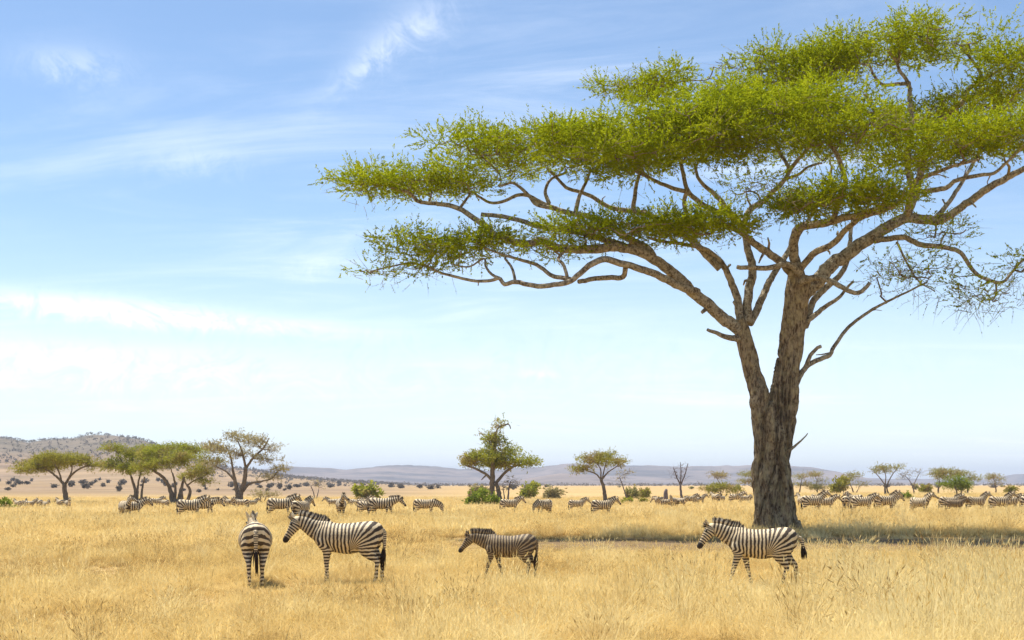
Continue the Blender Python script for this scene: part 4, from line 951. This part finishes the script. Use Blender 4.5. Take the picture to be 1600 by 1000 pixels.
mz('stand', 'zebra facing right alone under the small leaning umbrella tree', 941, 92, 14, .95)
RG = 'zebra herd to the right of the giant trunk'
mz('walk', 'zebra mostly hidden behind the giant trunk, rump showing on its left', 1198, 92, 6, 1.0, group=RG)
mz('alert', 'zebra directly right of the giant trunk, facing right', 1270, 96, 4, 1.02, group=RG)
mz('stand', 'zebra behind the first one right of the trunk, dark face showing', 1289, 101, -6, .9, group=RG)
mz('stand', 'zebra facing right, second group right of the trunk, front animal', 1347, 95, -2, .98, group=RG)
mz('alert', 'zebra turned away behind the second group right of the trunk', 1322, 104, 70, .95, group=RG)
mz('alert', 'zebra with its head held high at the right of the second group', 1383, 98, 6, 1.02, group=RG)
mz('stand', 'zebra head showing just below the high-headed one', 1388, 105, 2, .9, group=RG)
mz('look', 'zebra standing alone facing the camera with both ears up', 1437, 92, -52, .96, group=RG)
mz('stand', 'zebra behind the darker foal, left of the last group', 1483, 101, 4, .97, group=RG)
mz('stand', 'smaller dark zebra foal in front of the last group on the right', 1492, 97, -4, .82, True, group=RG)
mz('alert', 'zebra in the last group with its neck stretched up to the right', 1525, 102, 5, .98, group=RG)
mz('alert', 'zebra near the right edge with bold rump stripes, facing right', 1562, 97, 3, 1.0, group=RG)
mz('stand', 'zebra behind the bold-rumped one near the right edge', 1577, 104, 0, .95, group=RG)
mz('stand', 'zebra cut off by the right edge of the photo', 1610, 99, 4, 1.0, group=RG)
FG = 'far zebras low in the grass'
ORD = ['leftmost', 'second from left', 'third from left', 'fourth from left', 'fifth from left', 'sixth from left', 'seventh from left', 'eighth from left', 'ninth from left', 'rightmost']
def far(lst, label, group=FG):
    lst = sorted(lst, key=lambda q: q[0])
    for i, (px, d, yaw, key) in enumerate(lst):
        key = {'stand': 'far_stand', 'alert': 'far_alert', 'graze': 'far_graze', 'walk': 'far_stand'}.get(key, key); yaw += rng.uniform(-70, 70); d *= rng.uniform(.88, 1.05)
        zebra(key, (ORD[i] if i < len(lst) - 1 else 'rightmost') + ' of ' + label, PX(px, d), yaw, rng.uniform(.82, 1.08), group)
pick = lambda *a: a[int(rng.integers(len(a)))]
far([(28, 178, 170, 'stand'), (38, 182, 20, 'walk'), (47, 176, 5, 'stand')], 'the three tiny zebras huddled at the far left')
far([(62, 172, 175, 'walk'), (72, 176, 10, 'stand')], 'two tiny zebras left of the lone umbrella tree')
far([(94, 168, 160, 'stand'), (106, 165, 8, 'alert')], 'two tiny zebras at the lone umbrella tree')
far([(p, 165 + 25 * rng.random(), pick(0, 180, 20, 160), pick('stand', 'walk', 'graze', 'alert')) for p in (230, 244, 258, 346, 360, 378, 394)], 'the tiny zebras beneath the left-hand trees')
far([(p, 160 + 30 * rng.random(), pick(0, 180, 20, 160), pick('stand', 'walk', 'alert')) for p in (520, 548, 556, 566, 582, 590)], 'the tiny zebras behind the front-on zebra')
far([(1030, 170, 180, 'graze'), (1040, 165, 170, 'stand'), (1052, 160, 185, 'stand'), (1064, 162, 10, 'walk')], 'the tiny zebras under the dead grey tree')
far([(1078, 175, 10, 'stand'), (1088, 172, 175, 'walk'), (1093, 180, 5, 'stand')], 'three tiny zebras right of the dead grey tree')
far([(p, 170 + 25 * rng.random(), pick(0, 180, 30), pick('stand', 'walk', 'graze')) for p in (1118, 1128, 1150, 1163, 1173)], 'the tiny zebras left of the giant trunk')
far([(1252, 130, 90, 'look'), (1276, 135, 10, 'stand'), (1336, 140, 175, 'stand')], 'the small zebras peeping over the right-hand herd')

# ------------------------------------------------------------------ grass
def clump(seed, n, rad, h, wd, lean, seg=3, heads=.2):
    r = np.random.default_rng(seed); g = Geo()
    for k in range(n):
        a = r.uniform(0, 6.283); q = rad * math.sqrt(r.random()); b = np.array([math.cos(a) * q, math.sin(a) * q, 0])
        a2 = a + r.normal() * .9; hh = h * r.uniform(.45, 1.1); ln = lean * r.uniform(.2, 1.3)
        dr = np.array([math.cos(a2), math.sin(a2), 0]); sd = np.array([-math.sin(a2 + r.normal() * .8), math.cos(a2 + r.normal() * .8), 0])
        t = np.linspace(0, 1, seg + 1)
        C = b + dr * (t ** 1.8 * ln * hh)[:, None] + np.array([0, 0, 1]) * (t * hh * (1 - .35 * ln * t))[:, None]
        C[1:-1] += r.normal(size=(seg - 1, 3)) * .012
        ww = wd * r.uniform(.6, 1.3) * (1 - t * .8)
        V = np.stack([C - sd * ww[:, None] / 2, C + sd * ww[:, None] / 2], 1).reshape(-1, 3)
        i = np.arange(seg) * 2
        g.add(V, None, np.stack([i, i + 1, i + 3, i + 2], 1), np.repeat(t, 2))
        if r.random() < heads:
            e = C[-1]; up = unit(C[-1] - C[-2]); L = h * .13
            for s2 in (sd, np.cross(sd, up)):
                g.add(np.array([e - up * L * .2, e + up * L * .3 + s2 * wd * .8, e + up * L, e + up * L * .3 - s2 * wd * .8]), None, [[0, 1, 2, 3]], [.9, 1, 1, 1])
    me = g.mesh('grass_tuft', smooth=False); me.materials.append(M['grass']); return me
def scatter(name, label, meshes, P, yaw, tilt, sc, vi, shade):
    col = bpy.data.collections.new(name + '_tufts')
    for i, me in enumerate(meshes):
        o = bpy.data.objects.new('grass_tuft_%02d' % i, me); col.objects.link(o)
    me = bpy.data.meshes.new(name); n = len(P)
    me.vertices.add(n); me.vertices.foreach_set('co', P.astype(np.float32).ravel())
    rot = np.stack([tilt[:, 0], tilt[:, 1], yaw], 1)
    for nm, ty, val in (('rot', 'FLOAT_VECTOR', rot), ('scl', 'FLOAT_VECTOR', sc), ('shade', 'FLOAT', shade)):
        a = me.attributes.new(nm, ty, 'POINT'); a.data.foreach_set('vector' if ty == 'FLOAT_VECTOR' else 'value', np.asarray(val, np.float32).ravel())
    a = me.attributes.new('vi', 'INT', 'POINT'); a.data.foreach_set('value', vi.astype(np.int32))
    me.update(); me.materials.append(M['grass'])
    ob = bpy.data.objects.new(name, me); COL.objects.link(ob); tag(ob, label, 'grass', kind='stuff')
    ng = bpy.data.node_groups.new(name, 'GeometryNodeTree')
    ng.interface.new_socket('Geometry', in_out='INPUT', socket_type='NodeSocketGeometry'); ng.interface.new_socket('Geometry', in_out='OUTPUT', socket_type='NodeSocketGeometry')
    gi = ng.nodes.new('NodeGroupInput'); go = ng.nodes.new('NodeGroupOutput'); ip = ng.nodes.new('GeometryNodeInstanceOnPoints')
    ci = ng.nodes.new('GeometryNodeCollectionInfo'); ci.inputs['Collection'].default_value = col; ci.inputs['Separate Children'].default_value = True; ci.inputs['Reset Children'].default_value = True
    def na(nm, ty):
        q = ng.nodes.new('GeometryNodeInputNamedAttribute'); q.data_type = ty; q.inputs['Name'].default_value = nm; return [s for s in q.outputs if s.enabled and s.name == 'Attribute'][0]
    l = ng.links.new
    l(gi.outputs[0], ip.inputs['Points']); l(ci.outputs[0], ip.inputs['Instance']); ip.inputs['Pick Instance'].default_value = True
    l(na('vi', 'INT'), ip.inputs['Instance Index']); l(na('rot', 'FLOAT_VECTOR'), ip.inputs['Rotation']); l(na('scl', 'FLOAT_VECTOR'), ip.inputs['Scale'])
    l(ip.outputs[0], go.inputs[0])
    md = ob.modifiers.new('tufts', 'NODES'); md.node_group = ng
    return ob
def field_points(n, d0, d1, spread, power=1.0):
    """even cover of the ground in a wedge in front of the camera"""
    d = np.sqrt(rng.uniform(d0 * d0, d1 * d1, n)); u = rng.uniform(-spread, spread, n)
    return d * u, d
def grass(name, label, n, d0, d1, meshes, base, far=False):
    x, y = field_points(n, d0, d1, .50 if not far else .47)
    z = ground_z(x, y); u = x / y
    big = fbm(x * .09, y * .06, 3, 61); mid = fbm(x * .45, y * .30, 3, 71); fin = fbm(x * 1.6, y * 1.2, 2, 81)
    right = sst(.16, .26, u) * sst(36, 26, y)
    bare = (mid + .5 * big + .45 * fin < -.38) & (y < 34) & (rng.random(n) < .7)
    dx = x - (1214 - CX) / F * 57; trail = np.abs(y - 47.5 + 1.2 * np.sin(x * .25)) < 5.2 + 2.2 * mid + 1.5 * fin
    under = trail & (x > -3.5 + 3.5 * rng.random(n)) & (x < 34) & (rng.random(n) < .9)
    trunk = np.hypot(dx, y - 57) < .85
    keep = ~(bare | under | trunk)
    hgt = base * np.clip(1 + .4 * big + .65 * mid + .75 * fin + .9 * right, .25, 3) * np.interp(y, [15, 30, 45, 65, 100, 400], [.72, .75, .95, 1.35, 1.35, 1.1]) * rng.uniform(.6, 1.3, n)
    # animals have trodden the grass round their feet
    for ax, ay in ((-5.05, 28.0), (-3.31, 28.6), (-.05, 29.5), (4.84, 27.6)):
        hgt *= 1 - .66 * np.exp(-(((x - ax) / 1.3) ** 2 + ((y - ay + 1.3) / 2.1) ** 2))
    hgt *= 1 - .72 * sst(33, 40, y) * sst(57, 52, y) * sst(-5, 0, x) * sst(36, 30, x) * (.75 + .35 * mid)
    wid = rng.uniform(.8, 1.3, n) * np.clip(hgt / base, .6, 1.3)
    sc = np.stack([wid, wid, np.clip(hgt / base, .25, 2.6)], 1)
    shade = np.clip(40 / 100 + 34 / 100 * mid + .26 * big + .30 * fin + rng.normal(size=n) * .14 + .40 * right + .08 * sst(.0, .2, u), 0, 1)
    dark = rng.random(n) < .07; shade[dark] *= .25
    k = keep
    scatter(name, label, meshes, np.stack([x, y, z - .01], 1)[k], rng.uniform(0, 6.283, n)[k], (rng.normal(size=(n, 2)) * .10)[k], sc[k], rng.integers(0, len(meshes), n)[k], shade[k])
near_t = [clump(300 + k, 80, .18, .34, .0052, .8, 3, .25) for k in range(4)] + [clump(310 + k, 60, .22, .40, .005, 1.25, 3, .1) for k in range(2)] + [clump(320, 90, .32, .15, .006, 1.7, 2, .0), clump(322, 90, .32, .18, .006, 1.6, 2, .0), clump(321, 24, .10, .52, .006, .5, 3, .8)]
mid_t = [clump(330 + k, 46, .30, .36, .013, .75, 2, .2) for k in range(4)] + [clump(340, 36, .4, .22, .014, 1.3, 2, 0)]
far_t = [clump(350 + k, 40, .75, .38, .035, .7, 2, .1) for k in range(4)]
def tussocks(name, label, n, d0, d1, size):
    x, y = field_points(n, d0, d1, .48)
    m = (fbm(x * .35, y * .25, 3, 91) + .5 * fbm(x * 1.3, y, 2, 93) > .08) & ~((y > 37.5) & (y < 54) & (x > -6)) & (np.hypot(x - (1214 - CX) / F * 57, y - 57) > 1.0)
    for ax, ay in ((-5.05, 28.0), (-3.31, 28.6), (-.05, 29.5), (4.84, 27.6)): m &= ~((np.abs(x - ax) < 1.4) & (np.abs(y - ay + 1.8) < 2.8))
    x, y = x[m], y[m]; n = len(x)
    k = size * rng.uniform(.55, 1.35, n) * np.interp(x / y, [-.3, .1, .25], [.8, .9, 1.25])
    sc = np.stack([k * rng.uniform(.8, 1.4, n), k * rng.uniform(.8, 1.4, n), k], 1)
    sh = np.where(rng.random(n) < .45, rng.uniform(0, .25, n), rng.uniform(.3, .95, n))
    scatter(name, label, tus, np.stack([x, y, ground_z(x, y) - .01], 1), rng.uniform(0, 6.28, n), rng.normal(size=(n, 2)) * .14, sc, rng.integers(0, len(tus), n), sh)
tus = [clump(400, 110, .14, .50, .0065, .7, 3, .5), clump(401, 90, .22, .42, .007, 1.2, 3, .2), clump(402, 46, .10, .62, .006, .45, 3, .9), clump(403, 70, .16, .36, .008, 1.5, 3, .0)]
tussocks('near_tussocks', 'taller shaggy grass tussocks in the foreground', 2600, 15.5, 45, 1.0)
tussocks('middle_tussocks', 'taller shaggy grass tussocks around the giant acacia', 3200, 45, 82, 1.05)
grass('near_grass', 'dry golden grass tufts in the foreground', 34000, 15.5, 40, near_t, .34)
grass('middle_grass', 'tall dry golden grass around the giant acacia', 34000, 39, 90, mid_t, .36)
grass('far_grass', 'dry golden grass stretching to the far trees', 42000, 88, 330, far_t, .38, True)

# ------------------------------------------------------------------ haze
def haze():
    x0, x1, y0, y1, z0, z1 = -17000, 17000, -17000, 17000, -14, 190
    V = [(x, y, z) for z in (z0, z1) for y in (y0, y1) for x in (x0, x1)]
    me = bpy.data.meshes.new('haze'); me.from_pydata(V, [], [(0, 2, 3, 1), (4, 5, 7, 6), (0, 1, 5, 4), (2, 6, 7, 3), (0, 4, 6, 2), (1, 3, 7, 5)])
    m, nt, o = mat('haze_air'); v = nt.nodes.new('ShaderNodeVolumePrincipled')
    v.inputs['Color'].default_value = (.76, .84, 1.0, 1); v.inputs['Density'].default_value = HAZE; v.inputs['Anisotropy'].default_value = 0.0
    nt.links.new(v.outputs[0], o.inputs['Volume'])
    tag(link('haze', me, m), 'thin bluish haze over the far plain and hills', 'haze', kind='stuff')
HAZE = 0.95e-4
haze()
